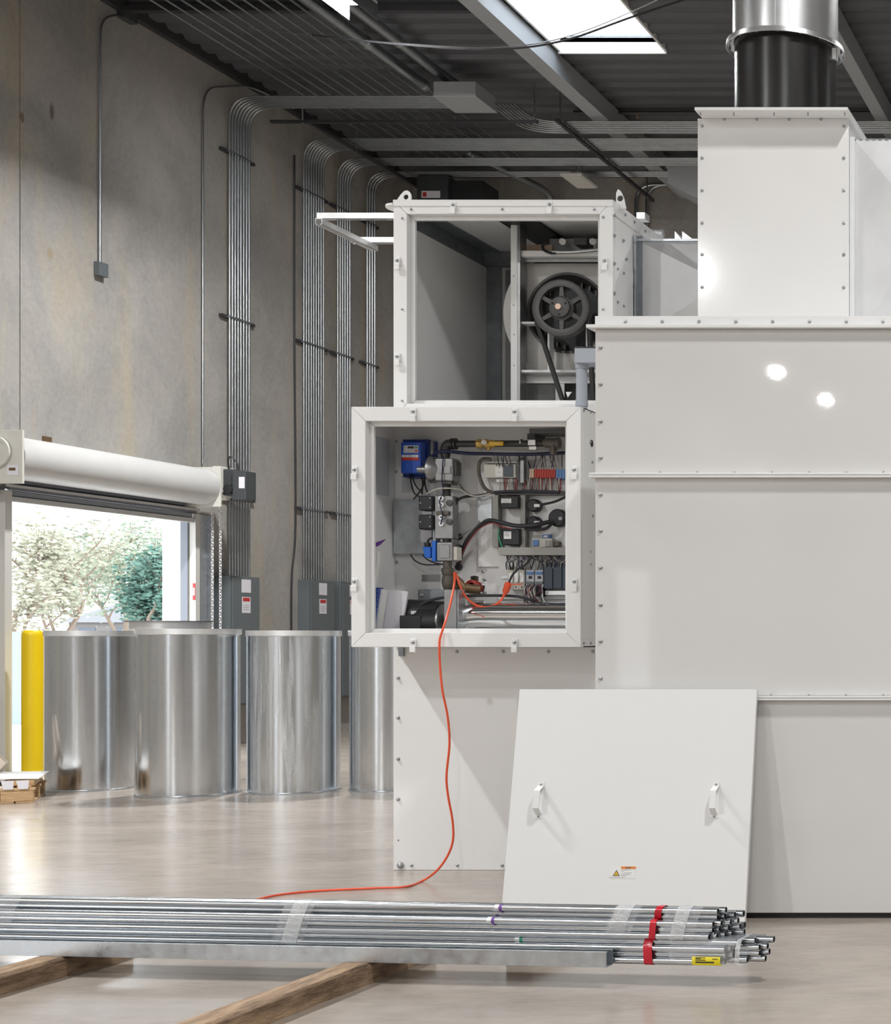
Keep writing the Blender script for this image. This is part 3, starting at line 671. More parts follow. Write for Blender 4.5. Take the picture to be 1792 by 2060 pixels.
for k, x in enumerate((-0.235, -0.125)):
    pm().prism([(x, 0.205), (x+0.095, 0.205), (x+0.09, 0.128), (x+0.02, 0.128)], 'y', -0.012, -0.006).build('paper_scrap', 'paper', label=('left white paper scrap hanging over the pallet edge', 'right white paper scrap hanging over the pallet edge')[k], cat='paper', group='paper scraps on the pallet')
sb = thing('wood_frame', 'pale wooden frame leaning up on the pallet at the left edge', 'frame', (-11.3, 14.9, 0.25))
for (a, b_) in (((-11.42, 14.95, 0.66), (-10.97, 14.9, 0.27)), ((-11.9, 14.95, 0.62), (-11.4, 14.9, 0.265))):
    v = Vector(b_)-Vector(a); n_ = Vector((v.z, 0, -v.x)).normalized()*0.055
    m = MB(); A, B = Vector(a), Vector(b_)
    m.add([A-n_, A+n_, B+n_, B-n_]+[q+Vector((0, 0.05, 0)) for q in (A-n_, A+n_, B+n_, B-n_)], [(0, 1, 2, 3), (4, 5, 6, 7), (0, 1, 5, 4), (1, 2, 6, 5), (2, 3, 7, 6), (3, 0, 4, 7)]); m.build('board', 'wood_pale', sb)
MB().box(-11.8, -11.1, 14.96, 15.0, 0.25, 0.34).build('board', 'wood_pale', sb)

# ================================================================== main oven housing (right)
MY = 8.45
mx0, mx1, myb = PX(1197, MY), 0.9, 11.5
oh = thing('oven_housing', 'large white sheet metal oven housing filling the lower right', 'oven', (mx0, MY, 0))
z1, z2, z3 = PZ(1404, MY), PZ(957, MY), PZ(659, MY)
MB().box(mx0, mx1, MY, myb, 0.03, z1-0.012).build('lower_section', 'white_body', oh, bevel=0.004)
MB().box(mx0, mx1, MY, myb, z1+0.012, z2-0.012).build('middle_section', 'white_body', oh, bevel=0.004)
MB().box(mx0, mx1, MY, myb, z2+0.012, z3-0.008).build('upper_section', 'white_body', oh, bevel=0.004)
MB().box(mx0+0.03, mx1, MY+0.03, myb, 0, 0.03).build('base_plinth', 'black', oh)
LP = 0.04
for z, d in ((z1, 0.012), (z2, 0.013)):
    MB().box(mx0-0.02, mx1, MY-LP, myb, z+0.0008, z+d).build('upper_lip', 'white', oh, bevel=0.0025)
    MB().box(mx0-0.02, mx1, MY-LP, myb, z-d, z-0.0008).build('lower_lip', 'white', oh, bevel=0.0025)
MB().box(mx0-0.035, mx1, MY-LP, myb, z3-0.008, z3+0.010).build('top_lip', 'white', oh, bevel=0.0025)
MB().box(mx0, mx1, MY-0.004, MY+0.02, z3+0.010, PZ(636, MY)).build('top_flange', 'white', oh, bevel=0.002)
MB().box(mx0, mx1, MY+0.02, myb, z3+0.010, PZ(640, MY)).build('roof_panel', 'white', oh)
for v in (699, 773, 848, 921, 995, 1068, 1142, 1217, 1290, 1365): bolt(1208, v, MY, oh, s=0.95)
for u in range(1258, 1800, 74): bolt(u, 647, MY-0.004, oh, s=0.75)
for u in range(1252, 1800, 75): bolt(u, 951, MY-0.02, oh, (0, 0, 0), 0.6)
for u in range(1551, 1800, 75): bolt(u, 1399, MY-0.02, oh, (0, 0, 0), 0.6)
# ------------------------------------------------------------------ flue box on top
FY = 9.0
fx0, fx1, fyb = PX(1403, FY), PX(1707, FY), 9.82
fzt = 4.43
fb = thing('flue_box', 'tall white flue box standing on the oven housing under the black stack', 'duct box', (fx0, FY, PZ(640, MY)))
MB().box(fx0, fx1, FY, fyb, PZ(640, MY), fzt).build('body', 'white', fb, bevel=0.003)
MB().box(fx0+0.024, fx1+0.023, FY-0.14, fyb+0.04, fzt, fzt+0.018).build('lid', 'white', fb, bevel=0.003)
for v in (254, 318, 383, 449, 512, 578):
    bolt(1412, v, FY, fb, s=0.8); bolt(1697, v, FY, fb, s=0.8)
for u in (1457, 1522, 1587, 1651): bolt(u, 240, FY, fb, s=0.75)
for u in (1409, 1476, 1557, 1625, 1699):
    MB().cyl(Vector((PX(u, FY-0.1), FY-0.1, fzt)), Vector((PX(u, FY-0.1), FY-0.1, fzt-0.018)), 0.004, n=6).build('lid_screw', 'bolt', fb)
SXc, SYc = -2.29, 9.40
stk = thing('exhaust_stack', 'black and stainless round exhaust stack rising from the flue box', 'stack', (SXc, SYc, fzt))
m = MB(); m.lathe((SXc, SYc, fzt+0.016), (0, 0, 1), [(0.292, 0), (0.292, 0.56)], 64); m.build('black_sleeve', 'black_gloss', stk)
rz = 4.965
m = MB(); m.lathe((SXc, SYc, 0), (0, 0, 1), [(0.302, rz+0.02), (0.302, CZ+0.6), (0.296, CZ+0.6), (0.296, rz+0.02)], 64, closed=True); m.build('stainless_pipe', 'stainless', stk)
m = MB(); m.lathe((SXc, SYc, 0), (0, 0, 1), [(0.298, rz+0.02), (0.338, rz+0.016), (0.342, rz-0.012), (0.338, rz-0.014), (0.334, rz+0.008), (0.298, rz+0.012)], 64, closed=True); m.build('ring_flange', 'stainless', stk)
MB().box(SXc+0.0, SXc+0.014, SYc-0.312, SYc-0.298, rz+0.03, CZ).build('seam', 'stainless', stk)
for k in range(16):
    a = 2*PI*k/16+0.1; c = Vector((SXc+0.322*math.cos(a), SYc+0.322*math.sin(a), rz-0.012)); MB().cyl(c, c+Vector((0, 0, 0.03)), 0.0055, n=6).build('ring_bolt', 'steel', stk)
MB().box(SXc+0.285, SXc+0.31, SYc-0.06, SYc-0.03, rz-0.075, rz-0.01).build('clip', 'stainless', stk)

# rectangular duct whose front sheet is creased out to a point
def crossbreak(mb, x0, x1, y0, y1, z0, z1, ap):
    mb.add([(x0, y0, z0), (x1, y0, z0), (x1, y0, z1), (x0, y0, z1), ap, (x0, y1, z0), (x1, y1, z0), (x1, y1, z1), (x0, y1, z1)],
           [(0, 1, 4), (1, 2, 4), (2, 3, 4), (3, 0, 4), (3, 2, 7, 8), (0, 5, 6, 1), (0, 3, 8, 5), (1, 6, 7, 2), (5, 8, 7, 6)])
td = thing('duct_transition', 'bright galvanised creased duct attached to the right side of the flue box', 'duct', (fx1, FY+0.05, PZ(640, MY)))
ty0, ty1 = FY+0.03, fyb-0.05
tz1, tz0 = PZ(281, ty0), PZ(640, MY)+0.005
MB().box(fx1+0.001, fx1+0.03, ty0-0.015, ty1+0.015, tz0, tz1+0.012).build('flange', 'duct_sheet', td, bevel=0.002)
m = MB(); crossbreak(m, fx1+0.03, fx1+0.98, ty0, ty1, tz0, tz1, (PX(1880, ty0), ty0-0.16, (tz0+tz1)/2)); m.build('creased_duct', 'duct_sheet', td, smooth=False)
for k in range(7):
    u = 1715+13*k; MB().box(PX(u, ty0), PX(u+7, ty0), ty0-0.005, ty0+0.01, tz1-0.004, tz1+0.004).build('cleat', 'galv_dark', td)

# ================================================================== left machine column
Y2 = 10.2
ax0, ax1 = PX(791, Y2), PX(1233, Y2)
# ---- base cabinet
bc = thing('base_cabinet', 'white base cabinet standing on the floor below the open control cabinet', 'cabinet', (ax0, Y2, 0))
bzt = 1.432
MB().box(ax0, ax1, Y2, 11.6, 0.0, bzt).build('body', 'white', bc, bevel=0.004)
for v in (1364, 1444, 1527, 1608): bolt(801, v, Y2, bc)
bolt(801, 1690, Y2, bc, s=0.5)
for u in (828, 919, 1012, 1103, 1192): bolt(u, 1311, Y2, bc)
bolt(806, 1741, Y2, bc, s=1.9)
for u in (828, 920, 1010): bolt(u, 1741, Y2, bc, s=0.9)
MB().rb(801, 1303, 811, 1320, Y2-0.02, Y2).build('bracket', 'galv_dark', bc)
# ---- framed open cabinets
def mitred(parent, x0, x1, z0, z1, w, yf, yb, name, mt, g=0.0006):
    a = [(x0, z1), (x1, z1), (x1-w, z1-w), (x0+w, z1-w)]; b = [(x0, z0), (x0+w, z0+w), (x1-w, z0+w), (x1, z0)]
    c = [(x0, z0), (x0, z1), (x0+w, z1-w), (x0+w, z0+w)]; d = [(x1, z0), (x1-w, z0+w), (x1-w, z1-w), (x1, z1)]
    for poly in (a, b, c, d):
        cx = sum(p[0] for p in poly)/4; cz = sum(p[1] for p in poly)/4
        q = [(p[0]+(g if p[0] < cx else -g), p[1]+(g if p[1] < cz else -g)) for p in poly]
        MB().prism(q, 'y', yf, yb).build(name, mt, parent, bevel=0.003)
def clip(parent, u, v, Y, horiz=False):
    x, z = PX(u, Y), PZ(v, Y)
    o = MB().box(x-0.018, x+0.018, Y-0.009, Y-0.001, z-0.030, z+0.020).build('clip', 'white_side', parent, bevel=0.003)
    MB().box(x-0.018, x+0.018, Y-0.020, Y-0.011, z-0.062, z-0.024).build('clip_tongue', 'white_side', o, bevel=0.003)
    place('bolt', BOLT, 'bolt', (x, Y-0.009, z), FRONT, o).scale = (1.0, 1.0, 1.0)
def opencab(t_, x0, x1, yf, yb, z0, z1, w, lipw):
    mitred(t_, x0, x1, z0, z1, w, yf, yf+0.05, 'frame_rail', 'white')
    k = w-0.004; mitred(t_, x0+k, x1-k, z0+k, z1-k, lipw, yf+0.05, yf+0.075, 'inner_lip', 'white')
    tt = 0.006
    MB().box(x0, x0+tt, yf+0.05, yb, z0, z1).build('side_panel', 'inner_white', t_)
    MB().box(x1-tt, x1, yf+0.05, yb, z0, z1).build('side_panel', 'white_side', t_)
    MB().box(x0, x1, yf+0.05, yb, z1-tt, z1).build('top_panel', 'inner_white', t_)
    MB().box(x0, x1, yf+0.05, yb, z0, z0+tt).build('floor_panel', 'inner_white', t_)
    MB().box(x0, x1, yb-tt, yb, z0, z1).build('back_panel', 'inner_white', t_)
uc = thing('fan_cabinet', 'open white fan cabinet on top with a pulley inside', 'cabinet', (ax0, Y2, 2.9))
uz0, uz1 = 2.905, PZ(403, Y2)
opencab(uc, ax0, ax1, Y2, 11.6, uz0, uz1, 0.088, 0.032)
for u in (827, 1010, 1195): bolt(u, 421, Y2, uc, s=0.8)
for v in (439, 622, 806): bolt(809, v, Y2, uc, s=0.7)
for v in (437, 622): bolt(1213, v, Y2, uc, s=0.8)
clip(uc, 912, 412, Y2); clip(uc, 1106, 412, Y2); clip(uc, 800, 524, Y2); clip(uc, 800, 717, Y2); clip(uc, 1217, 525, Y2)
# top cap angle and bolts on the right side
MB().box(ax0, ax1, Y2-0.005, Y2-0.0005, uz1-0.038, uz1+0.003).build('top_angle', 'white', uc, bevel=0.0015)
MB().box(ax0, ax1, Y2-0.005, 11.6, uz1+0.0005, uz1+0.003).build('top_cap', 'white', uc)
MB().box(ax1, ax1+0.005, Y2, 11.6, uz1-0.09, uz1).build('side_angle', 'white', uc)
MB().box(ax1, ax1+0.005, Y2+0.02, Y2+0.36, uz0, uz1-0.35).build('side_doubler', 'white', uc)
def sbolt(u, v, par, X=None, s=0.85):     # bolt on the right side wall
    X = ax1+0.005 if X is None else X; Y = -X*F/(CX-u); place('bolt', BOLT, 'bolt', (X, Y, PZ(v, Y)), RIGHT, par).scale = (s, s, s)
for u, v in ((1236, 433), (1257, 432), (1276, 447), (1297, 465), (1236, 474), (1254, 484), (1260, 521), (1236, 530), (1242, 541), (1254, 550), (1236, 590), (1242, 608), (1254, 616), (1290, 477)): sbolt(u, v, uc)
# lifting eyes
def lug(par, pts, y0, y1, hole, hr, name='lifting_eye'):
    n = 40; m = MB(); out = []; inn = []
    cx, cz = hole; L = len(pts)
    per = [Vector((p[0], p[1])) for p in pts]; seg = [(per[(i+1) % L]-per[i]).length for i in range(L)]; tot = sum(seg)
    for k in range(n):
        d = tot*k/n; i = 0
        while d > seg[i]: d -= seg[i]; i += 1
        p = per[i].lerp(per[(i+1) % L], d/seg[i]); out.append(p); a = math.atan2(p.y-cz, p.x-cx); inn.append(Vector((cx+hr*math.cos(a), cz+hr*math.sin(a))))
    vs = [(p.x, y0, p.y) for p in out]+[(p.x, y0, p.y) for p in inn]+[(p.x, y1, p.y) for p in out]+[(p.x, y1, p.y) for p in inn]
    fs = []
    for k in range(n):
        j = (k+1) % n; fs += [(k, j, n+j, n+k), (2*n+k, 3*n+k, 3*n+j, 2*n+j), (k, 2*n+k, 2*n+j, j), (n+k, n+j, 3*n+j, 3*n+k)]
    m.add(vs, fs); return m.build(name, 'white', par, bevel=0.0)
def rpts(L, Y): return [(PX(u, Y), PZ(v, Y)) for u, v in L]
lug(uc, rpts([(797, 404), (806, 391), (813, 384), (820, 383), (826, 390), (827, 404)], Y2+0.05), Y2+0.05, Y2+0.062, rpts([(816, 396)], Y2+0.05)[0], 0.017)
Yl = 10.32
m = MB(); lug(uc, rpts([(1239, 420), (1239, 388), (1243, 380), (1249, 385), (1255, 400), (1259, 420)], Yl), Yl, Yl+0.012, rpts([(1247, 399)], Yl)[0], 0.02)
# eye lying flat on the left side
xe, ye, ze = ax0, Y2+0.1, PZ(421, Y2+0.1)
m = MB(); vs = []; n = 20
for zz in (ze, ze+0.012):
    for rr in ((0.085, 0.11), (0.035, 0.035)):
        for k in range(n+1):
            a = PI/2+PI*k/n; vs.append((xe+(rr[0] if rr[0] > .05 else 0.035)*math.cos(a)-(0.0 if rr[0] > .05 else 0.02), ye+rr[1]*math.sin(a), zz))
q = n+1; fs = []
for k in range(n): fs += [(k, k+1, q+k+1, q+k), (2*q+k, 3*q+k, 3*q+k+1, 2*q+k+1), (k, 2*q+k, 2*q+k+1, k+1), (q+k, q+k+1, 3*q+k+1, 3*q+k)]
m.add(vs, fs); m.build('lifting_eye', 'white', uc)
# strut arms sticking out to the left
ra = thing('strut_bracket', 'pale slotted strut bracket sticking out left of the fan cabinet', 'bracket', (-5.3, 10.35, 4.15))
ya, yb_ = 10.35, 10.98
xa = PX(637, ya); za = PZ(434, ya)
def strut(mb, x0, x1, y0, y1, z0, z1):  # open channel, slot side down
    mb.box(x0, x1, y0, y1, z1-0.003, z1)
    if x1-x0 > y1-y0: mb.box(x0, x1, y0, y0+0.003, z0, z1-0.003); mb.box(x0, x1, y1-0.003, y1, z0, z1-0.003); mb.box(x0, x1, y0, y0+0.012, z0, z0+0.003); mb.box(x0, x1, y1-0.012, y1, z0, z0+0.003)
    else: mb.box(x0, x0+0.003, y0, y1, z0, z1-0.003); mb.box(x1-0.003, x1, y0, y1, z0, z1-0.003); mb.box(x0, x0+0.012, y0, y1, z0, z0+0.003); mb.box(x1-0.012, x1, y0, y1, z0, z0+0.003)
    return mb
o = strut(MB(), xa, ax0, ya, ya+0.042, za-0.02, za+0.02).build('front_arm', 'galv_bright', ra)
o = strut(MB(), PX(706, yb_), ax0, yb_, yb_+0.042, za-0.02, za+0.02).build('rear_arm', 'galv_bright', ra)
o = strut(MB(), xa, xa+0.045, ya-0.02, yb_+0.08, za-0.062, za-0.022).build('cross_arm', 'galv_bright', ra)
for k in range(5):
    MB().box(xa+0.12+0.09*k, xa+0.17+0.09*k, ya+0.012, ya+0.03, za-0.022, za-0.0195).build('slot', 'galv_dark', ra)

# ------------------------------------------------------------------ fan inside the upper cabinet
fan = thing('centrifugal_fan', 'belt driven centrifugal fan with spoked black pulley inside the fan cabinet', 'fan', (PX(1131, 10.8), 10.8, uz0))
Yp = 10.62; pc = P(1131, 621, Yp); pr_ = 57/F*Yp
Yq = 10.86; fc = P(1142, 630, Yq); ir = 78/F*Yq
# scroll side plate with a round inlet
n = 64; m = MB(); vs = []; fs = []
for yy in (Yq, Yq+0.012):
    for k in range(n):
        a = 2*PI*k/n; ca, sa = math.cos(a), math.sin(a)
        rr = 130/F*Yq
        ox, oz = fc.x+rr*ca, fc.z+rr*sa
        if sa > 0: oz = fc.z+min(rr*1.0, 0.34)*sa if False else fc.z+min(max(rr*sa, 0), 100/F*Yq)
        vs.append((ox, yy, oz))
    for k in range(n):
        a = 2*PI*k/n; vs.append((fc.x+ir*math.cos(a), yy, fc.z+ir*math.sin(a)))
for k in range(n):
    j = (k+1) % n; fs += [(k, j, n+j, n+k), (2*n+k, 3*n+k, 3*n+j, 2*n+j), (k, 2*n+k, 2*n+j, j)]
m.add(vs, fs); m.build('scroll_side', 'fan_sheet', fan)
m = MB(); m.lathe((fc.x, Yq+0.012, fc.z), (0, 1, 0), [(130/F*Yq-0.01, 0), (130/F*Yq-0.01, 0.5), (130/F*Yq-0.02, 0.5), (130/F*Yq-0.02, 0)], 48, closed=True); m.build('scroll_wrap', 'fan_sheet', fan)
m = MB(); m.lathe((fc.x, Yq+0.0, fc.z), (0, 1, 0), [(ir+0.012, -0.012), (ir, 0.0), (ir-0.03, 0.12), (ir-0.032, 0.12), (ir-0.004, -0.01)], 48, closed=True); m.build('inlet_cone', 'dark_iron', fan)
m = MB(); m.lathe((fc.x, Yq+0.14, fc.z), (0, 1, 0), [(0, 0), (ir+0.05, 0.0), (ir+0.05, 0.3), (0, 0.3)], 32); m.build('impeller', 'black', fan)
for k in range(24):
    a = 2*PI*k/24; c = Vector((fc.x+(ir-0.04)*math.cos(a), Yq+0.10, fc.z+(ir-0.04)*math.sin(a)))
    MB().box(c.x-0.004, c.x+0.004, c.y, c.y+0.05, c.z-0.02, c.z+0.02).build('blade', 'dark_iron', fan)
# pulley
py_ = MB(); py_.lathe(pc, (0, 1, 0), [(pr_-0.045, -0.03), (pr_-0.006, -0.035), (pr_, -0.032), (pr_, -0.02), (pr_-0.02, -0.008), (pr_-0.004, 0.002), (pr_-0.004, 0.008), (pr_-0.02, 0.02), (pr_, 0.032), (pr_-0.045, 0.035)], 56, closed=True)
pul = py_.build('pulley', 'dark_iron', fan)
tag(pul, 'dark grey six-spoke pulley with a copper coloured shaft end')
m = MB(); m.lathe(pc, (0, -1, 0), [(0.082, -0.04), (0.082, 0.02), (0.070, 0.028), (0.066, 0.055), (0.035, 0.06), (0, 0.06)], 28); m.build('hub', 'dark_iron', pul)
for k in range(6):
    a = PI/2+k*PI/3; d = Vector((math.cos(a), 0, math.sin(a))); nn = Vector((-d.z, 0, d.x)); A = pc+d*0.06; B = pc+d*(pr_-0.04)
    m = MB(); vs = []
    for y_ in (-0.018, 0.018):
        for p, h_ in ((A, 0.018), (B, 0.013)): vs += [p+nn*h_+Vector((0, y_, 0)), p-nn*h_+Vector((0, y_, 0))]
    m.add(vs, [(0, 1, 3, 2), (4, 5, 7, 6), (0, 2, 6, 4), (1, 3, 7, 5), (2, 3, 7, 6), (0, 1, 5, 4)]); m.build('spoke', 'dark_iron', pul, bevel=0.003)
MB().cyl(pc+Vector((0, -0.078, 0)), pc+Vector((0, 0.3, 0)), 0.019, n=20).build('shaft', 'copper', fan)
for k in range(3):
    a = PI/6+k*2*PI/3; c = pc+Vector((0.05*math.cos(a), -0.058, 0.05*math.sin(a))); MB().cyl(c, c+Vector((0, -0.008, 0)), 0.007, n=6).build('hub_screw', 'black', pul)
# belt: left run and right run down to the motor sheave
ms = P(1172, 850, Yp); msr = 0.075
def strap(a, b_, wdt=0.034, th=0.012):
    d = (b_-a).normalized(); nn = Vector((-d.z, 0, d.x))*th; yv = Vector((0, wdt/2, 0)); m = MB()
    m.add([a+nn-yv, a-nn-yv, a-nn+yv, a+nn+yv, b_+nn-yv, b_-nn-yv, b_-nn+yv, b_+nn+yv], [(0, 1, 2, 3), (4, 5, 6, 7), (0, 1, 5, 4), (1, 2, 6, 5), (2, 3, 7, 6), (3, 0, 4, 7)]); return m
strap(P(1079, 645, Yp), P(1150, 862, Yp)).build('belt', 'rubber', fan)
strap(P(1184, 645, Yp), P(1196, 850, Yp)).build('belt', 'rubber', fan)
m = MB(); m.lathe(ms, (0, 1, 0), [(0, -0.03), (msr, -0.03), (msr, 0.03), (0, 0.03)], 24); m.build('motor_sheave', 'dark_iron', fan)
MB().cyl(ms+Vector((0, 0.05, 0.02)), ms+Vector((0, 0.45, 0.02)), 0.13, n=24).build('motor', 'dark_iron', fan)
# fan frame
Yf = 10.76
MB().rb(1027, 452, 1040, 830, Yf-0.06, Yf-0.05).build('post', 'white', fan, bevel=0.002)
MB().rb(1036, 440, 1046, 830, Yf-0.055, Yf+0.05).build('post_web', 'alu', fan)
def rail(u0, v0, u1, v1, y0, y1, mt='white_side', nm='rail'): MB().rb(u0, v0, u1, v1, y0, y1).build(nm, mt, fan, bevel=0.002)
rail(1037, 504, 1320, 516, Yf-0.03, Yf+0.03); rail(1037, 516, 1320, 527, Yf+0.02, Yf+0.03, 'alu')
rail(1037, 647, 1082, 651, Yf-0.03, Yf+0.06); rail(1037, 744, 1320, 749, Yf-0.03, Yf+0.07); rail(1040, 749, 1320, 756, Yf+0.03, Yf+0.04, 'alu')
rail(1050, 757, 1320, 771, Yf+0.08, Yf+0.09, 'white_side', 'lower_angle')
rail(1046, 524, 1053, 760, Yf+0.06, Yf+0.09, 'fan_sheet', 'frame_upright'); rail(1101, 665, 1105, 748, Yf-0.02, Yf+0.06, 'white_side', 'bearing_bracket'); rail(1178, 660, 1181, 748, Yf-0.02, Yf+0.06, 'white_side', 'bearing_bracket')
rail(1048, 771, 1117, 830, Yf+0.1, Yf+0.11, 'grey_duct_dark', 'guard_panel'); rail(1117, 771, 1135, 830, Yf+0.09, Yf+0.1, 'white_side', 'panel_stile'); rail(1135, 771, 1260, 830, Yf+0.2, Yf+0.21, 'grey_duct_dark', 'guard_panel')
MB().prism(rpts([(1139, 789), (1151, 789), (1143, 800)], Yp-0.02), 'y', Yp-0.03, Yp-0.026).build('pointer_tab', 'white_side', fan)
rail(1052, 492, 1110, 503, Yf+0.1, Yf+0.14, 'tan', 'shim_block'); rail(1105, 480, 1320, 503, Yf+0.25, Yf+0.45, 'galv', 'gear_tray')
for u in (1131, 1192):
    MB().cyl(P(u, 486, 10.7), P(u, 486, 10.95), 0.022, n=12).build('fitting', 'steel', fan)
MB().rb(1153, 478, 1180, 492, 10.72, 10.85).build('junction_block', 'dark_iron', fan, bevel=0.004)
MB().tube(smooth([P(1101, 490, 10.75), P(1092, 494, 10.74), P(1094, 503, 10.73), P(1108, 509, 10.7), P(1120, 508, 10.7)]), 0.009, 8).build('hose', 'black', fan)
MB().tube(smooth([P(1112, 507, 10.7), P(1150, 507, 10.7), P(1185, 504, 10.7), P(1230, 500, 10.72)]), 0.011, 8).build('flex_conduit', 'galv', fan)
MB().tube(smooth([P(1125, 480, 10.75), P(1150, 477, 10.75), P(1175, 480, 10.75), P(1195, 474, 10.75)]), 0.005, 6).build('wire', 'black', fan)
for u, v in ((1033, 555), (1033, 614), (1034, 673), (1034, 735)): bolt(u, v, Yf-0.06, fan, s=0.45)
# dark angle along the top left edge inside, corner post at the back
MB().box(ax0+0.006, ax0+0.012, Y2+0.08, 11.59, uz1-0.115, uz1-0.006).build('corner_angle', 'galv_dark', uc)
MB().box(ax0+0.012, ax0+0.125, Y2+0.08, 11.59, uz1-0.014, uz1-0.006).build('corner_angle', 'galv_dark', uc)
MB().box(ax0+0.006, ax1, 11.52, 11.594, uz1-0.11, uz1-0.006).build('corner_angle', 'galv_dark', uc)
MB().box(ax0+0.006, ax0+0.11, 11.57, 11.594, uz0, uz1-0.11).build('corner_angle', 'galv_dark', uc)
MB().box(PX(1040, 10.9), PX(1110, 10.9), 10.55, 11.3, uz1-0.03, uz1-0.008).build('roof_channel', 'black', uc)
MB().box(ax0+0.16, ax0+0.22, 11.53, 11.57, uz0, uz1-0.14).build('rear_stile', 'alu', uc)
# ------------------------------------------------------------------ duct from the fan cabinet to the flue box
fd = thing('fan_duct', 'pale creased sheet metal duct between the fan cabinet and the flue box', 'duct', (ax1, 10.6, 3.2))
gz0, gz1, gy0, gy1 = 3.51, PZ(486, 10.62), 10.62, 11.45
MB().box(ax1+0.006, ax1+0.02, gy0-0.045, gy0, 3.22, gz1+0.035).build('flange_side', 'galv', fd)
MB().box(ax1+0.006, ax1+0.05, gy0-0.006, gy0, 3.22, gz1+0.035).build('flange_side', 'galv_dark', fd)
MB().box(ax1+0.006, ax1+0.85, gy0-0.02, gy0+0.0, gz1, gz1+0.014).build('top_seam', 'galv', fd)
m = MB(); crossbreak(m, ax1+0.03, ax1+1.2, gy0, gy1, gz0, gz1, (PX(1465, gy0), gy0-0.12, PZ(577, gy0))); m.build('creased_duct', 'duct_sheet', fd, smooth=False)
MB().box(ax1+0.03, ax1+1.2, gy0+0.03, gy1, 3.22, 3.505).build('duct_foot', 'duct_sheet', fd)
for v in (488, 574): bolt(1277, v, gy0-0.045, fd, s=0.9)
MB().cyl((PX(1305, 11.2), 11.2, PZ(470, 11.2)), (PX(1334, 11.2), 11.2, PZ(470, 11.2)), 0.03, n=16).build('stub_pipe', 'galv_bright', label='short round stub pipe behind the fan cabinet corner', cat='pipe')
MB().box(PX(1280, 11.0), PX(1297, 11.0), 11.0, 11.1, PZ(440, 11.0), PZ(427, 11.0)).build('strut_stub', 'galv_bright', label='short strut end showing behind the fan cabinet top right', cat='strut')
for k, (a, b_) in enumerate(((1356, 1370), (1371, 1392))):
    MB().prism(rpts([(a, 527), (a+1, 465), (b_, 480), (b_, 527)], 11.2), 'y', 11.2, 11.5).build('gusset_plate', 'galv_bright', label=('left small triangular gusset above the fan duct', 'right small triangular gusset above the fan duct')[k], cat='plate', group='gussets on the fan duct')

# ================================================================== control cabinet with its equipment
KY, KB = 9.65, 10.195
kx0, kx1, kz0, kz1 = PX(706, KY), PX(1168, KY), PZ(1302, KY), PZ(818, KY)
cc = thing('control_cabinet', 'open white control cabinet full of wiring and gas piping', 'cabinet', (kx0, KY, kz0))
opencab(cc, kx0, kx1, KY, KB, kz0, kz1, 0.088, 0.030)
for u in (832, 1036): clip(cc, u, 828, KY); clip(cc, u, 1292, KY)
for v in (945, 1170): clip(cc, 714, v, KY); clip(cc, 1156, v, KY)
for u, v in ((1174, 826), (1188, 829), (1187, 889), (1191, 930), (1192, 1038), (1187, 1110), (1187, 1135), (1174, 1294), (1188, 1294)): sbolt(u, v, cc, kx1+0.001, 0.7)
place('cable_hole', (lambda q: (q.lathe((0, 0, 0), (0, 0, 1), [(0.022, 0), (0.022, 0.003), (0, 0.003)], 16), q.mesh('cable_hole'))[1])(MB()), 'black', (kx1, 9.83, PZ(892, 9.83)), RIGHT, cc)
MB().box(kx1+0.0005, kx1+0.004, KY+0.02, KY+0.24, kz0+0.05, PZ(1045, KY)).build('side_doubler', 'white_side', cc)
MB().box(kx0+0.007, kx0+0.010, 9.93, 10.10, PZ(996, 10.0), PZ(880, 10.0)).build('wiring_diagram', 'keypad', cc)
for v in (888, 949): bolt(797, v, KB-0.006, cc, s=0.8)
for u, v in ((971, 1072), (972, 1150), (975, 1166), (975, 1192), (797, 1131)): bolt(u, v, KB-0.006, cc, s=0.9)
MB().rb(1004, 1130, 1150, 1205, 10.16, KB-0.007).build('lower_backplate', 'white_side', cc)
MB().rb(962, 905, 1150, 1140, 10.165, KB-0.007).build('upper_backplate', 'white_side', cc)

def dev(name, label, cat, u, v, Y=10.1, group=None): return thing(name, label, cat, P(u, v, Y), group)
def prt(par, name, mt, u0, v0, u1, v1, Yf, Yb, bevel=0.0025): return MB().rb(u0, v0, u1, v1, Yf, Yb).build(name, mt, par, bevel=bevel)
KW = KB-0.007
# motor drive
d = dev('motor_drive', 'blue variable speed motor drive at the cabinet top left', 'drive', 830, 955)
prt(d, 'heat_sink', 'blue_dark', 810, 884, 862, 960, 10.06, KW)
bdy = prt(d, 'front_cover', 'blue', 806, 889, 846, 952, 9.98, 10.06, 0.006)
prt(d, 'fin_bracket', 'alu', 862, 886, 870, 915, 10.08, 10.10)
kp = prt(d, 'keypad', 'keypad', 811, 896, 841, 911, 9.974, 9.98)
prt(kp, 'display', 'black', 820, 898, 832, 902, 9.971, 9.974, 0)
for k, (u, v, mt) in enumerate(((815, 900, 'ink_soft'), (837, 900, 'green_label'), (815, 907.5, 'ink_soft'), (822, 907.5, 'ink_soft'), (829.5, 907.5, 'ink_soft'), (837, 907, 'red_label'))):
    MB().cyl(P(u, v, 9.974), P(u, v, 9.974)+Vector((0, -0.004, 0)), 0.007, n=12).build('button', mt, kp)
prt(d, 'name_stripe', 'keypad', 808, 915, 841, 920, 9.976, 9.98, 0); prt(d, 'red_stripe', 'red', 808, 920, 842, 926, 9.976, 9.98, 0)
for k in range(3):
    MB().rb(811+9*k, 916.5, 818+9*k, 918.5, 9.9745, 9.976).build('print', 'ink_soft', d)
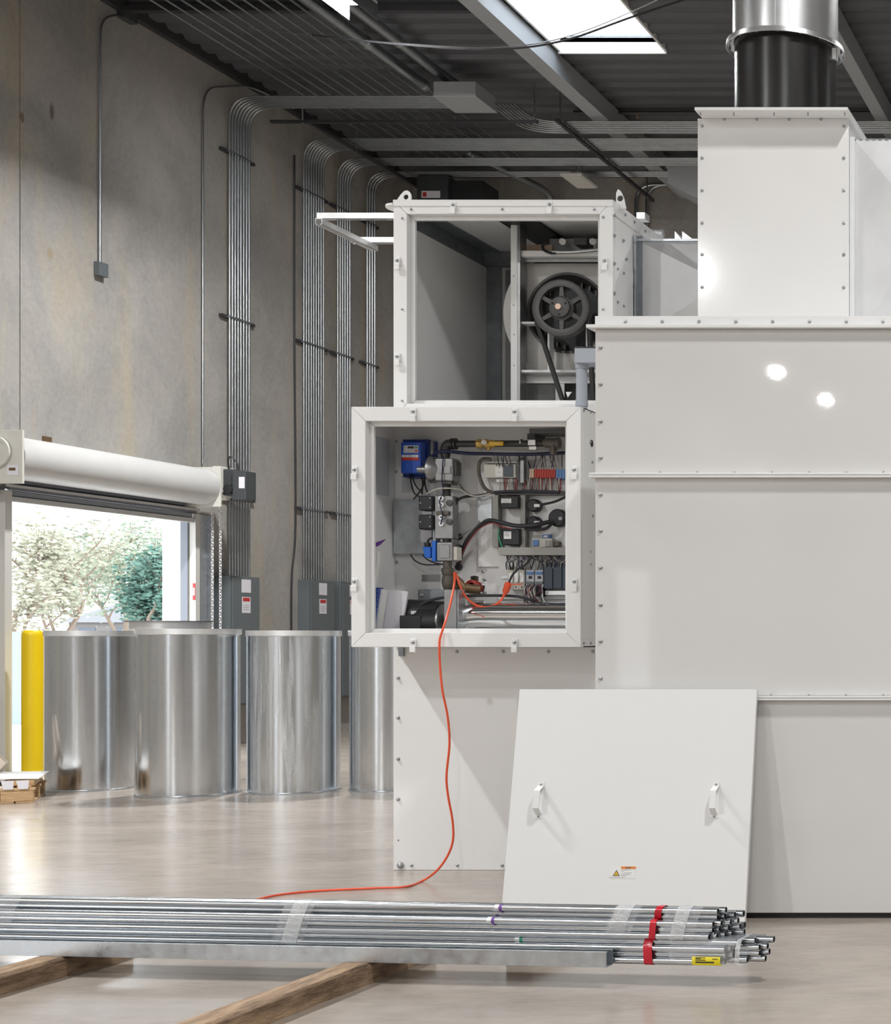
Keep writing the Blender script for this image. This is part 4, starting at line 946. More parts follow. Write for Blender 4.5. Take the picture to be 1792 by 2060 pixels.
# drive leads
for k, q in enumerate(([(825, 952, 10.05), (826, 965, 10.03), (832, 990, 10.0), (843, 999, 9.98)], [(828, 954, 10.05), (835, 975, 10.02), (850, 993, 10.0)], [(847, 960, 10.08), (852, 975, 10.05), (840, 995, 10.03), (832, 1004, 10.1)], [(853, 960, 10.08), (856, 980, 10.05), (862, 995, 10.02)], [(848, 958, 10.08), (850, 970, 10.06), (849, 994, 10.03)])):
    MB().tube(smooth([P(*p) for p in q], 5), 0.0045, 6).build('lead', 'black', d)
# galvanised plate and small labels on the back wall
d = dev('metal_plate', 'dull galvanised plate on the cabinet back wall behind the valves', 'plate', 830, 1115); prt(d, 'sheet', 'galv', 791, 1006, 868, 1114, 10.14, 10.15)
prt(d, 'violet_film', 'paper', 846, 1064, 868, 1090, 10.13, 10.139)
MB().rb(848, 1156, 885, 1170, 10.184, KW).build('rating_plate', 'alu', label='small grey rating plate below the metal plate', cat='plate')
MB().rb(808, 958, 826, 990, 10.182, KW).build('notice_sheet', 'keypad', label='small pale notice on the wall below the blue drive', cat='sign')

# gas train
gt = dev('gas_train', 'gas pipe train with regulator, yellow handled valve and solenoid valves', 'pipe assembly', 895, 1190, 10.0)
GY = 9.99
MB().cyl(P(912, 893, GY), P(1100, 892, GY), 0.021, n=18).build('header_pipe', 'black_pipe', gt)
m = MB(); m.tube(smooth([P(896, 915, GY), P(896, 903, GY), P(901, 894, GY), P(912, 893, GY)]), 0.030, 16); m.build('elbow', 'black_pipe', gt)
for u in (908, 914): MB().cyl(P(u, 893, GY), P(u+4, 893, GY), 0.036, n=18).build('elbow_band', 'black_pipe', gt)
vb = MB(); vb.lathe(P(958, 893, GY), (1, 0, 0), [(0.022, 0), (0.030, 0.01), (0.030, 0.03), (0.024, 0.04), (0.033, 0.065), (0.024, 0.09), (0.026, 0.10), (0.022, 0.12)], 18)
bv = vb.build('ball_valve', 'brass', gt)
hd = MB(); hd.box(PX(984, 9.93), PX(1013, 9.93), 9.92, 9.935, PZ(897, 9.93), PZ(888, 9.93)); hd.build('lever', 'yellow_handle', bv, bevel=0.006)
MB().rb(989, 891, 1008, 894, 9.917, 9.919).build('lever_print', 'brass', bv)
MB().cyl(P(973, 890, 9.93), P(973, 890, 9.96), 0.016, n=12).build('stem_nut', 'chrome', bv)
MB().cyl(P(983, 905, GY), P(983, 897, GY), 0.012, n=10).build('drain_plug', 'brass', bv)
for v in (0, 1):
    MB().rb(1061+2*v, (884, 897)[v], 1077+2*v, (896, 905)[v], 9.955-0.004*v, 9.975).build('strap_clamp', 'chrome', gt, bevel=0.004)
m = MB(); m.lathe(P(1094, 891, GY), (1, 0, 0), [(0.024, 0), (0.030, 0.01), (0.030, 0.075), (0.034, 0.08), (0.034, 0.10), (0, 0.10)], 18); m.build('union', 'fitting', gt)
MB().cyl(P(1113, 893, GY), P(1113, 915, GY), 0.022, n=14).build('tee_branch', 'fitting', gt)
MB().cyl(P(1047, 890, GY-0.0), P(1050, 890, GY), 0.0225, n=18).build('thread_ring', 'steel', gt)
MB().cyl(P(896, 912, GY), P(896, 922, GY), 0.026, n=16).build('nipple', 'black_pipe', gt)
# regulator
rg = MB().rb(873, 921, 911, 968, 9.94, 10.05).build('regulator_body', 'alu', gt, bevel=0.012)
tag(rg, 'cast aluminium gas regulator')
c0 = P(869, 945, 9.995)
m = MB(); m.lathe(c0, (-1, 0, 0), [(0.055, -0.06), (0.078, -0.03), (0.085, -0.012), (0.085, 0.006), (0.075, 0.012), (0.035, 0.022), (0.024, 0.022), (0.024, 0.085), (0.014, 0.09), (0, 0.09)], 28); m.build('diaphragm_case', 'alu', rg)
MB().rb(911, 928, 918, 956, 9.96, 10.03).build('side_cover', 'dark_iron', rg, bevel=0.004)
MB().rb(884, 938, 906, 953, 9.932, 9.94).build('cast_boss', 'alu', rg, bevel=0.003)
MB().rb(888, 968, 908, 974, 9.95, 10.04).build('lower_flange', 'dark_iron', rg, bevel=0.003)
MB().cyl(P(899, 972, GY), P(899, 1000, GY), 0.023, n=16).build('nipple', 'black_pipe', gt)
# twin solenoid valve block
vk = MB().rb(873, 997, 911, 1084, 9.955, 10.04).build('valve_block', 'alu', gt, bevel=0.008)
MB().rb(870, 1000, 877, 1090, 9.97, 10.03).build('side_plate', 'galv_dark', vk, bevel=0.003)
for v in (1012, 1050):
    sl = MB().rb(841, v-15, 869, v+15, 9.93, 10.03).build('solenoid', 'black', gt, bevel=0.010)
    MB().rb(868, v-13, 874, v+13, 9.96, 10.0).build('solenoid_neck', 'black', sl)
    for (du, dv) in ((-8, 0), (11, -10), (11, 9)): MB().cyl(P(854+du, v+dv, 9.93), P(854+du, v+dv, 9.93)+Vector((0, -0.004, 0)), 0.004, n=8).build('screw', 'steel', sl)
    for dv in (-8, 5):
        m = MB(); m.lathe(P(890, v+dv-1, 9.957), (0, -1, 0), [(0.015, 0), (0.015, 0.022), (0.008, 0.022), (0.007, 0.008), (0, 0.008)], 16); m.build('test_port', 'galv_bright', vk)
        MB().cyl(P(890, v+dv-1, 9.94), P(890, v+dv-1, 9.936), 0.007, n=10).build('port_bore', 'black', vk)
    m = MB(); m.lathe(P(905, v, 9.957), (0, -1, 0), [(0.020, 0), (0.020, 0.012), (0.014, 0.014), (0, 0.014)], 18); m.build('cap', 'dark_iron', vk)
MB().rb(876, 1028, 902, 1036, 9.935, 9.955).build('link_plate', 'fitting', vk, bevel=0.003)
MB().cyl(P(899, 1080, GY), P(899, 1096, GY), 0.025, n=16).build('nipple', 'black_pipe', gt)
# lower valve with blue actuator
lb = MB().rb(877, 1090, 910, 1129, 9.945, 10.05).build('lower_valve_body', 'alu', gt, bevel=0.010)
MB().rb(883, 1096, 904, 1123, 9.938, 9.945).build('cast_boss', 'alu', lb, bevel=0.004)
MB().rb(908, 1100, 919, 1127, 9.96, 10.03).build('side_cover', 'beige', lb, bevel=0.004)
ab = MB().prism(rpts([(850, 1100), (866, 1100), (866, 1122), (854, 1122), (850, 1104)], 9.96), 'y', 9.96, 10.03).build('actuator', 'blue_act', gt, bevel=0.004)
tag(ab, 'bright blue valve actuator')
MB().rb(868, 1088, 876, 1129, 9.95, 10.04).build('actuator_plate', 'blue_act', ab, bevel=0.003)
MB().cyl(P(860, 1092, 9.99), P(860, 1100, 9.99), 0.020, n=14).build('cable_gland', 'black', ab)
MB().tube(smooth([P(860, 1093, 9.99), P(862, 1086, 9.99), P(870, 1082, 10.0), P(876, 1080, 10.02)]), 0.006, 6).build('actuator_lead', 'black', ab)
MB().cyl(P(900, 1129, GY), P(900, 1150, GY), 0.026, n=16).build('nipple', 'fitting', gt)
m = MB(); m.lathe(P(901, 1142, GY), (0, 0, -1), [(0.026, 0), (0.036, 0.01), (0.036, 0.04), (0.029, 0.05), (0.037, 0.07), (0.037, 0.10)], 16); m.build('union_nut', 'fitting', gt)
MB().cyl(P(889, 1147, GY), P(900, 1147, GY), 0.014, n=10).build('side_plug', 'fitting', gt)
m = MB(); m.tube(smooth([P(902, 1160, GY), P(902, 1176, GY), P(908, 1182, GY+0.02), P(915, 1180, GY+0.05)]), 0.037, 16); m.build('street_elbow', 'fitting', gt)
m = MB(); m.tube(smooth([P(912, 1163, 10.03), P(922, 1167, 10.03), P(929, 1178, 10.03), P(942, 1184, 10.04), P(966, 1186, 10.07)]), [0.02]*8+[0.024]*8+[0.030]*9, 14); m.build('offset_pipe', 'bronze', gt)
# burner port
bn = dev('burner_port', 'round stainless burner port with a red ring below the valves', 'port', 955, 1195, 10.18)
m = MB(); m.lathe(P(955, 1179, KW), (0, -1, 0), [(0.066, 0), (0.066, 0.006), (0.04, 0.008), (0, 0.008)], 32); m.build('escutcheon', 'chrome', bn)
m = MB(); m.lathe(P(952, 1181, 10.17), (0, -1, 0), [(0.045, 0), (0.045, 0.03), (0.028, 0.032), (0.028, 0)], 28); m.build('red_ring', 'red', bn)
# black cable glands in the back wall
for k, v in enumerate((1080, 1102, 1121, 1141)):
    m = MB(); m.lathe(P(924, v, KW), (0, -1, 0), [(0.022, 0), (0.022, 0.02), (0.018, 0.03), (0.008, 0.034), (0, 0.034)], 8)
    m.build('cable_gland', 'black', label=('top', 'second', 'third', 'bottom')[k]+' black cable gland in the column right of the gas valves', cat='cable gland', group='cable glands beside the gas valves')
# controller
d = dev('controller', 'beige programmable controller with small grey screen', 'controller', 1005, 970)
prt(d, 'din_strip', 'white_plastic', 976, 928, 1041, 932, 10.12, 10.165); prt(d, 'din_strip', 'white_plastic', 998, 964, 1040, 970, 10.10, 10.165)
prt(d, 'casing', 'beige', 973, 934, 1039, 961, 10.09, 10.165); prt(d, 'display', 'screen', 1012, 936, 1032, 959, 10.085, 10.09, 0.001); prt(d, 'button_field', 'white_plastic', 996, 937, 1011, 959, 10.087, 10.09, 0.001)
for u, v in ((1004, 941), (1004, 950)): MB().cyl(P(u, v, 10.087), P(u, v, 10.087)+Vector((0, -0.003, 0)), 0.004, n=8).build('button', 'ink_soft', d)
# coil of cable
d = dev('cable_coil', 'grey tape wound cable coil between controller and red terminals', 'cable', 1052, 972, 10.08)
q = [P(1052+10*math.cos(a), 948+24*math.sin(a), 10.09) for a in [2*PI*k/24 for k in range(25)]]
MB().tube(q, 0.018, 8, False).build('coil', 'grey_duct_dark', d); prt(d, 'tape_wrap', 'alu', 1045, 925, 1054, 972, 10.05, 10.1, 0.006)
# terminal strip
d = dev('terminal_strip', 'row of tan, red and blue terminal blocks', 'terminals', 1095, 962)
for k in range(3): prt(d, 'tan_terminal', 'tan', 1059+5*k, 943, 1063.5+5*k, 961, 10.08, 10.165, 0.001)
for k in range(9): prt(d, 'red_terminal', 'red', 1075+4.7*k, 944, 1079.2+4.7*k, 961, 10.08, 10.165, 0.001)
for k in range(3): prt(d, 'blue_terminal', 'blue_light', 1118+6*k, 944, 1123.4+6*k, 963, 10.08, 10.165, 0.001)
# field wires below and above the terminals
d = dev('field_wiring', 'fan of thin grey and red wires around the terminal strip', 'wires', 1080, 985)
rnd = random.Random(12)
wm = ['grey_duct', 'wire_red', 'beige', 'wire_red', 'grey_duct_dark']
for k in range(34):
    u = 1006+3.7*k
    if 1040 < u < 1050: continue
    m = MB(); du = rnd.uniform(-4, 4); m.tube(smooth([P(u, 962, 10.08), P(u+du*.5, 972, 10.07), P(u+du, 988, 10.10)], 4), 0.0032, 5); m.build('wire', wm[k % 5] if u > 1070 else wm[(k*2) % 5], d)
for k in range(26):
    u = 1000+5.2*k; m = MB(); du = rnd.uniform(-8, 8); m.tube(smooth([P(u, 940, 10.09), P(u+du, 928, 10.07), P(u+du*1.5, 914, 10.08)], 4), 0.003, 5); m.build('wire', ('grey_duct', 'ink', 'wire_purple', 'grey_duct_dark')[k % 4], d)
# blue-black harness under the header pipe
MB().tube(smooth([P(870, 918, 10.0), P(880, 910, 9.97), P(900, 908, 9.96), P(940, 912, 10.02), P(985, 913, 10.05), P(1060, 914, 10.05), P(1137, 911, 10.06)], 6), 0.011, 8).build('wire_harness', 'harness_blue', label='dark blue wire harness running below the black header pipe', cat='cable')
MB().tube(smooth([P(892, 916, 9.93), P(890, 940, 9.925), P(889, 965, 9.925), P(891, 990, 9.94), P(884, 1010, 9.93), P(890, 1035, 9.925), P(887, 1052, 9.93)], 6), 0.0035, 6).build('sense_tube', 'harness_blue', label='thin blue tube running down the front of the gas valves', cat='tube')
MB().tube(smooth([P(858, 994, 9.97), P(875, 985, 9.95), P(895, 982, 9.94), P(925, 985, 10.0), P(945, 996, 10.05), P(965, 998, 10.08), P(995, 990, 10.1)], 6), 0.005, 6).build('valve_lead', 'beige', label='pale grey lead looping from the upper solenoid to the wire duct', cat='cable')
MB().tube(smooth([P(908, 970, 9.97), P(922, 972, 9.98), P(932, 985, 10.02), P(948, 996, 10.06), P(975, 998, 10.1)], 6), 0.005, 6).build('valve_lead', 'fitting', label='brown lead from the regulator to the wire duct', cat='cable')
MB().tube(smooth([P(915, 1015, 10.0), P(925, 1003, 10.03), P(945, 998, 10.07), P(965, 997, 10.1), P(1000, 990, 10.1), P(1060, 988, 10.09), P(1125, 990, 10.1)], 6), 0.009, 8).build('wire_harness', 'ink', label='black harness running along the upper wire duct', cat='cable')
MB().tube(smooth([P(988, 924, 10.1), P(970, 924, 10.09), P(963, 938, 10.08), P(965, 960, 10.08), P(975, 982, 10.08), P(992, 992, 10.1)], 6), 0.011, 8).build('wire_harness', 'fitting', label='brown wire bundle curving around the left of the controller', cat='cable')
# wire ducts
def wduct(lab, u0, v0, u1, v1, yf=10.09, slots=0, mt='grey_duct', vert=False):
    t_ = dev('wire_duct', lab, 'wire duct', (u0+u1)/2, v1, 10.12, 'grey wire ducts in the control cabinet')
    prt(t_, 'cover', mt, u0, v0, u1, v1, yf, 10.165)
    m = MB()
    for k in range(slots):
        if vert: m.rb(u1-0.5, v0+4+k*(v1-v0-8)/slots, u1+7, v0+7+k*(v1-v0-8)/slots, yf+0.03, yf+0.034)
        else: m.rb(u0+3+k*(u1-u0)/slots, v0+2, u0+5+k*(u1-u0)/slots, v1-2, yf-0.002, yf)
    if slots: o = m.build('slot_row', 'grey_duct_dark', t_); o['kind'] = 'stuff'
wduct('upper level wire duct below the controller', 995, 987, 1131, 996, 10.11, 26, 'grey_duct_dark')
wduct('left upright wire duct beside the black transformers', 990, 996, 1002, 1102, 10.10, 20, vert=True)
wduct('right upright wire duct between the transformers and round buzzers', 1046, 996, 1056, 1102, 10.10, 20, vert=True)
wduct('lower level wire duct above the circuit breakers', 1002, 1101, 1150, 1117, 10.06)
# small stainless cover behind
prt(dev('blank_plate', 'shiny blank plate left of the upright wire duct', 'plate', 975, 1060), 'plate', 'galv', 960, 1000, 989, 1052, 10.15, 10.16)
# transformers
for (u0, v0, u1, v1, lb_, lab) in ((1006, 998, 1042, 1022, (1008, 1003, 1028, 1012), 'black ignition transformer under the upper wire duct'), (1010, 1063, 1044, 1096, (1013, 1069, 1028, 1084), 'lower black transformer with square white label')):
    d = dev('transformer', lab, 'transformer', (u0+u1)/2, v1, 10.1, 'black transformers'); prt(d, 'case', 'black', u0, v0, u1, v1, 10.06, 10.165, 0.006); lo = prt(d, 'label', 'white_plastic', *lb_, 10.057, 10.06, 0)
    for k in range(3): MB().rb(lb_[0]+2, lb_[1]+2+3*k, lb_[2]-4, lb_[1]+3+3*k, 10.0555, 10.057).build('print', 'ink_soft', d)
# round buzzers
for (u, v, r, lab, wl_) in ((1079, 1018, 13, 'upper small round black buzzer with white sticker', 1), (1079, 1052, 13, 'lower small round black buzzer with white sticker', 1), (1127, 1043, 18, 'large round black horn at the right cabinet edge', 0)):
    d = dev('buzzer', lab, 'buzzer', u, v+r, 10.08, 'round black buzzers')
    m = MB(); m.lathe(P(u, v, 10.16), (0, -1, 0), [(r/F*10.1, 0), (r/F*10.1, 0.05), (r/F*10.1-0.008, 0.06), (0, 0.06)], 24); m.build('body', 'black', d)
    if wl_: prt(d, 'sticker', 'white_plastic', u-5, v-4, u+6, v+2, 10.096, 10.099, 0)
    else: MB().cyl(P(u, v, 10.1), P(u, v, 10.08), 0.012, n=12).build('stud', 'steel', d)
MB().tube(smooth([P(1090, 1015, 10.09), P(1105, 1012, 10.08), P(1122, 1007, 10.08), P(1140, 998, 10.09)], 6), 0.008, 8).build('buzzer_cable', 'black', label='black cable leading right from the upper buzzer', cat='cable')
MB().tube(smooth([P(921, 1138, 10.15), P(925, 1122, 10.12), P(932, 1103, 10.08), P(941, 1085, 10.06), P(954, 1069, 10.05), P(970, 1054, 10.05), P(985, 1047, 10.04), P(1008, 1051, 10.03), P(1040, 1058, 10.04), P(1075, 1056, 10.04), P(1108, 1049, 10.08)], 6), 0.014, 8).build('wire_harness', 'black', label='thick black harness arching from the cable glands to the buzzers', cat='cable')
MB().tube(smooth([P(920, 1136, 10.14), P(928, 1116, 10.08), P(945, 1086, 10.05), P(965, 1063, 10.03), P(990, 1052, 10.02), P(1010, 1060, 10.02), P(1030, 1064, 10.03)], 6), 0.004, 6).build('red_wire', 'wire_red', label='thin red wire along the thick black harness', cat='cable')
MB().tube(smooth([P(924, 1080, 10.15), P(940, 1070, 10.1), P(955, 1060, 10.1), P(965, 1048, 10.12)], 6), 0.004, 6).build('gland_wire', 'grey_duct', label='thin grey wire rising from the top cable gland', cat='cable')
MB().tube(smooth([P(1056, 1064, 10.05), P(1080, 1066, 10.04), P(1100, 1062, 10.05), P(1112, 1050, 10.08)], 6), 0.010, 8).build('wire_harness', 'black', label='short black harness below the lower buzzer', cat='cable')
for k, (u, mt, lab) in enumerate(((1004, 'green_label', 'green wire beside the lower transformer'), (1008, 'ink', 'black wire beside the lower transformer'))):
    MB().tube(smooth([P(u, 1064, 10.06), P(u-1+k*2, 1080, 10.06), P(u+6, 1101, 10.07)], 6), 0.0045, 6).build('earth_wire', mt, label=lab, cat='cable')
# relay
d = dev('relay', 'beige and blue relay on the lower wire duct', 'relay', 1090, 1101)
prt(d, 'base', 'beige', 1070, 1083, 1110, 1101, 10.10, 10.165); prt(d, 'blue_block', 'blue_light', 1071, 1086, 1083, 1098, 10.09, 10.10); prt(d, 'cap', 'blue_light', 1090, 1075, 1104, 1083, 10.11, 10.165); prt(d, 'cap_window', 'white_plastic', 1093, 1077, 1101, 1081, 10.106, 10.11, 0); prt(d, 'socket', 'grey_duct', 1096, 1087, 1107, 1100, 10.09, 10.10); prt(d, 'side_mount', 'fitting', 1110, 1089, 1124, 1099, 10.12, 10.165)
# breakers, contactors, drives
d = dev('circuit_breakers', 'three beige circuit breakers at the lower left of the backplate', 'breaker', 1038, 1188)
for k in range(3):
    o = prt(d, 'breaker', 'beige', 1021+11.4*k, 1139, 1032+11.4*k, 1186, 10.09, 10.16); prt(o, 'toggle', 'white_plastic', 1023+11.4*k, 1153, 1030+11.4*k, 1172, 10.075, 10.09)
    for v in (1143, 1181): MB().cyl(P(1026.5+11.4*k, v, 10.09), P(1026.5+11.4*k, v, 10.09)+Vector((0, -0.003, 0)), 0.005, n=8).build('screw', 'ink', o)
prt(d, 'din_rail', 'galv', 1008, 1158, 1092, 1164, 10.145, 10.16, 0)
for k in range(2):
    d = dev('contactor', ('left', 'right')[k]+' grey-blue contactor between the breakers and dark relays', 'contactor', 1067+18*k, 1178, group='contactors'); o = prt(d, 'body', 'keypad', 1058+18*k, 1146, 1074+18*k, 1177, 10.09, 10.16); prt(d, 'cover', 'blue_light', 1059+18*k, 1150, 1073+18*k, 1156, 10.085, 10.09, 0); prt(d, 'armature', 'ink', 1063+18*k, 1159, 1069+18*k, 1164, 10.083, 10.09, 0); prt(d, 'base', 'panel_grey', 1059+18*k, 1170, 1073+18*k, 1176, 10.083, 10.09, 0)
prt(dev('auxiliary_block', 'small black block below the right contactor', 'relay', 1083, 1192), 'body', 'black', 1077, 1178, 1091, 1200, 10.10, 10.16)
for k in range(3):
    d = dev('smoked_relay', ('left', 'middle', 'right')[k]+' dark smoked relay of the row at the cabinet edge', 'relay', 1102+18*k, 1186, group='dark smoked relays')
    prt(d, 'cover', 'smoke', 1094+18.5*k, 1133, 1111+18.5*k, 1184, 10.07, 10.15); prt(d, 'socket', 'grey_duct', 1095+18.5*k, 1126, 1110+18.5*k, 1133, 10.09, 10.16)
prt(dev('support_rail', 'shiny rail below the dark smoked relays', 'rail', 1120, 1197), 'bar', 'galv_bright', 1096, 1188, 1150, 1197, 10.10, 10.16)
# tangle of control wires
d = dev('control_wires', 'tangle of dark control wires below the lower wire duct', 'wires', 1075, 1200)
for k in range(34):
    u = 1020+3.4*k; e = u+rnd.uniform(-14, 14); m = MB()
    m.tube(smooth([P(u, 1117, 10.09), P(u+rnd.uniform(-9, 9), 1124, 10.06), P(e+rnd.uniform(-5, 5), 1132, 10.05), P(e, 1146, 10.085)], 4), 0.0035, 5); m.build('wire', ('ink', 'ink', 'wire_purple', 'grey_duct', 'grey_duct', 'ink')[k % 6], d)
for k in range(18):
    u = 1056+2.0*k; m = MB(); e = u+rnd.uniform(-10, 10)
    m.tube(smooth([P(u, 1176, 10.085), P(e, 1186, 10.05), P(u+rnd.uniform(-12, 8), 1200, 10.07), P(u+rnd.uniform(-4, 14), 1212, 10.1)], 4), 0.0032, 5); m.build('wire', ('ink', 'wire_purple', 'beige', 'wire_red', 'grey_duct')[k % 5], d)
MB().tube(smooth([P(1024, 1172, 10.0), P(1030, 1158, 10.0), P(1042, 1145, 10.0), P(1058, 1135, 10.02), P(1068, 1120, 10.06)], 6), 0.007, 8).build('plug_lead', 'ink', label='black lead curving up from the orange plug', cat='cable')
MB().tube(smooth([P(838, 1232, 9.95), P(850, 1215, 9.95), P(880, 1204, 9.97), P(930, 1199, 10.0), P(990, 1198, 10.02), P(1040, 1200, 10.04), P(1070, 1208, 10.06), P(1086, 1220, 10.08)], 6), 0.009, 8).build('motor_cable', 'ink', label='black cable running from the burner blower to the right', cat='cable')
MB().tube(smooth([P(1092, 1176, 10.07), P(1090, 1195, 10.06), P(1096, 1210, 10.06), P(1115, 1218, 10.08), P(1145, 1218, 10.1)], 6), 0.004, 6).build('loose_wire', 'paper', label='pale wire hanging at the lower right of the cabinet', cat='cable')
for k, q in enumerate(([(826, 1116, 10.14), (835, 1128, 10.1), (855, 1136, 10.08), (895, 1135, 10.0)], [(850, 1116, 10.1), (860, 1126, 10.06), (880, 1134, 10.02), (898, 1135, 10.0)])):
    MB().tube(smooth([P(*p) for p in q], 6), 0.0045, 6).build('thin_cable', 'ink', label=('longer', 'shorter')[k]+' thin black cable hanging below the metal plate', cat='cable')
# burner blower and tube at the bottom
d = dev('burner_blower', 'black burner blower motor in the bottom of the control cabinet', 'blower', 850, 1270, 9.95)
MB().cyl(P(822, 1236, 10.02), P(888, 1240, 10.02), 0.095, n=28).build('motor_body', 'black', d)
prt(d, 'terminal_box', 'black', 803, 1238, 846, 1275, 9.86, 9.98, 0.006); MB().cyl(P(845, 1252, 9.95), P(888, 1252, 9.95), 0.085, n=28).build('blower_housing', 'black', d)
prt(d, 'rating_sticker', 'white_plastic', 826, 1229, 846, 1236, 9.915, 9.93); MB().cyl(P(840, 1233, 9.91), P(840, 1240, 9.91), 0.02, n=12).build('cable_gland', 'black', d)
m = MB(); m.lathe(P(890, 1250, 9.97), (1, 0, 0), [(0.105, 0), (0.105, 0.012), (0, 0.012)], 28); m.build('end_flange', 'alu', d)
d = dev('motor_bracket', 'grey bracket plate behind the burner blower', 'bracket', 865, 1215, 10.1); prt(d, 'plate', 'galv_dark', 840, 1186, 894, 1245, 10.11, 10.12, 0.008)
for u, v in ((848, 1198), (853, 1216)): bolt(u, v, 10.11, d, s=0.9)
d = dev('support_post', 'pale aluminium post beside the burner blower', 'post', 905, 1270, 9.85); prt(d, 'front_web', 'alu', 893, 1186, 918, 1275, 9.86, 9.87); prt(d, 'side_web', 'galv', 917, 1186, 922, 1275, 9.87, 9.97)
d = dev('burner_tube', 'polished chrome tube along the cabinet bottom', 'pipe', 1030, 1265, 10.0)
m = MB(); m.tube(smooth([P(926, 1262, 10.06), P(932, 1250, 10.02), P(948, 1241, 10.0), P(975, 1238, 10.0), P(1060, 1238, 10.0), P(1200, 1238, 10.0)], 6), 0.082, 28); m.build('tube', 'chrome', d)
for u in (934, 944): 
    m = MB(); c = P(u, 1246-(u-934)*.3, 10.01); m.lathe(c, (1, 0.1, 0.35), [(0.084, -0.006), (0.09, 0), (0.084, 0.006)], 28, closed=True); m.build('weld_bead', 'chrome', d)
prt(d, 'saddle_plate', 'grey_duct', 940, 1207, 972, 1222, 10.09, 10.1)
prt(dev('transformer_rack', 'dark metal rack hanging at the top right inside the control cabinet', 'rack', 1110, 885, 10.05), 'tray', 'grey_duct_dark', 1064, 862, 1150, 872, 9.98, 10.16)
prt(dev('top_conduit', 'dark tray above the header pipe end', 'tray', 1110, 880, 10.05), 'tray', 'dark_iron', 1060, 872, 1076, 884, 10.0, 10.16)
# papers and binder leaning in the left corner
def leaf_block(lab, name, cat, poly, y0, y1, mt, y=9.9, group=None): return MB().prism(rpts(poly, y), 'y', y0, y1).build(name, mt, bevel=0.002, label=lab, cat=cat, group=group)
leaf_block('white folder leaning in the lower left corner of the control cabinet', 'folder', 'folder', [(760, 1270), (775, 1186), (816, 1189), (820, 1193), (806, 1272)], 9.90, 9.92, 'paper', 9.90)
leaf_block('blue spined binder beside the white folder in the cabinet corner', 'binder', 'binder', [(741, 1272), (756, 1182), (762, 1182), (748, 1272)], 9.77, 9.83, 'binder_blue', 9.77)
leaf_block('white booklet between the blue binder and the folder', 'booklet', 'book', [(748, 1272), (762, 1184), (771, 1186), (758, 1272)], 9.80, 9.86, 'white_plastic', 9.80)
leaf_block('white envelope box standing at the left wall of the cabinet', 'document_pocket', 'box', [(745, 1185), (749, 1108), (761, 1109), (752, 1185)], 9.78, 9.82, 'white_plastic', 9.78)
leaf_block('small purple tag stuck at the left cabinet wall', 'purple_tag', 'tag', [(750, 1098), (756, 1091), (776, 1084), (764, 1096), (756, 1100)], 9.86, 9.868, 'purple', 9.86)
for k in range(9):
    c = P(749+1.2*k*0+ (1.45*(8-k)), 1265-0+ -9.5*(8-k), 9.765); MB().tube([c+Vector((0.012*math.cos(a), 0.004, 0.008*math.sin(a))) for a in [2*PI*j/8 for j in range(9)]], 0.002, 4, False).build('binder_ring', 'blue_light', bpy.data.objects['binder'])
# grey pipe stub and box beside the oven housing
d = dev('grey_fitting', 'grey plastic pipe and box between fan cabinet and oven housing', 'pipe', 1172, 815, 9.8)
GYp = 9.85
MB().cyl(P(1170, 822, GYp), P(1170, 730, GYp), 0.033, n=20).build('pipe', 'grey_pvc', d)
MB().cyl(P(1170, 742, GYp), P(1170, 728, GYp), 0.037, n=20).build('coupling', 'grey_pvc', d); MB().cyl(P(1170, 818, GYp), P(1170, 805, GYp), 0.037, n=20).build('coupling', 'grey_pvc', d)
prt(d, 'box', 'grey_pvc', 1155, 699, 1230, 730, GYp-0.06, GYp+0.1, 0.005); prt(d, 'box_lid', 'ink', 1155, 697, 1230, 700, GYp-0.062, GYp+0.1, 0.001)

# ================================================================== orange extension cord
q = [P(1017, 1186, 9.99), P(1008, 1207, 9.97), P(990, 1219, 9.95), P(970, 1221, 9.94), P(950, 1213, 9.94), P(935, 1198, 9.94), P(926, 1180, 9.93), P(919, 1160, 9.93), P(914, 1152, 9.90), P(914, 1170, 9.86), P(909, 1200, 9.80), P(899, 1240, 9.68), P(890, 1268, 9.635), P(884, 1292, 9.625), P(885, 1340, 9.625), P(890, 1390, 9.63), P(900, 1440, 9.64), P(904, 1495, 9.65), P(898, 1560, 9.66), P(901, 1600, 9.67), P(910, 1650, 9.68), P(911, 1690, 9.69), P(900, 1722, 9.70), P(878, 1752, 9.70)]
fl = [(850, 1772), (815, 1784), (770, 1786), (700, 1789), (640, 1792), (585, 1797), (540, 1804), (490, 1818), (440, 1836)]
for u, v in fl:
    Y = (CH-0.008)*F/(v-CY); q.append(Vector((PX(u, Y), Y, 0.008)))
ec = MB().tube(smooth(q, 6), 0.0068, 8).build('extension_cord', 'orange_cord', label='orange extension cord hanging from the control cabinet to the floor', cat='cord')
m = MB(); a = P(1017, 1190, 9.99); b_ = P(1023, 1172, 9.985)
m.lathe(a, b_-a, [(0.007, -0.03), (0.012, -0.01), (0.020, 0.0), (0.021, 0.055), (0.014, 0.06), (0, 0.06)], 14); m.build('plug', 'orange_cord', ec)
MB().tube([P(1028, 1176, 9.985), P(1050, 1175, 9.99)], 0.004, 6).build('plug_strap', 'orange_cord', ec)

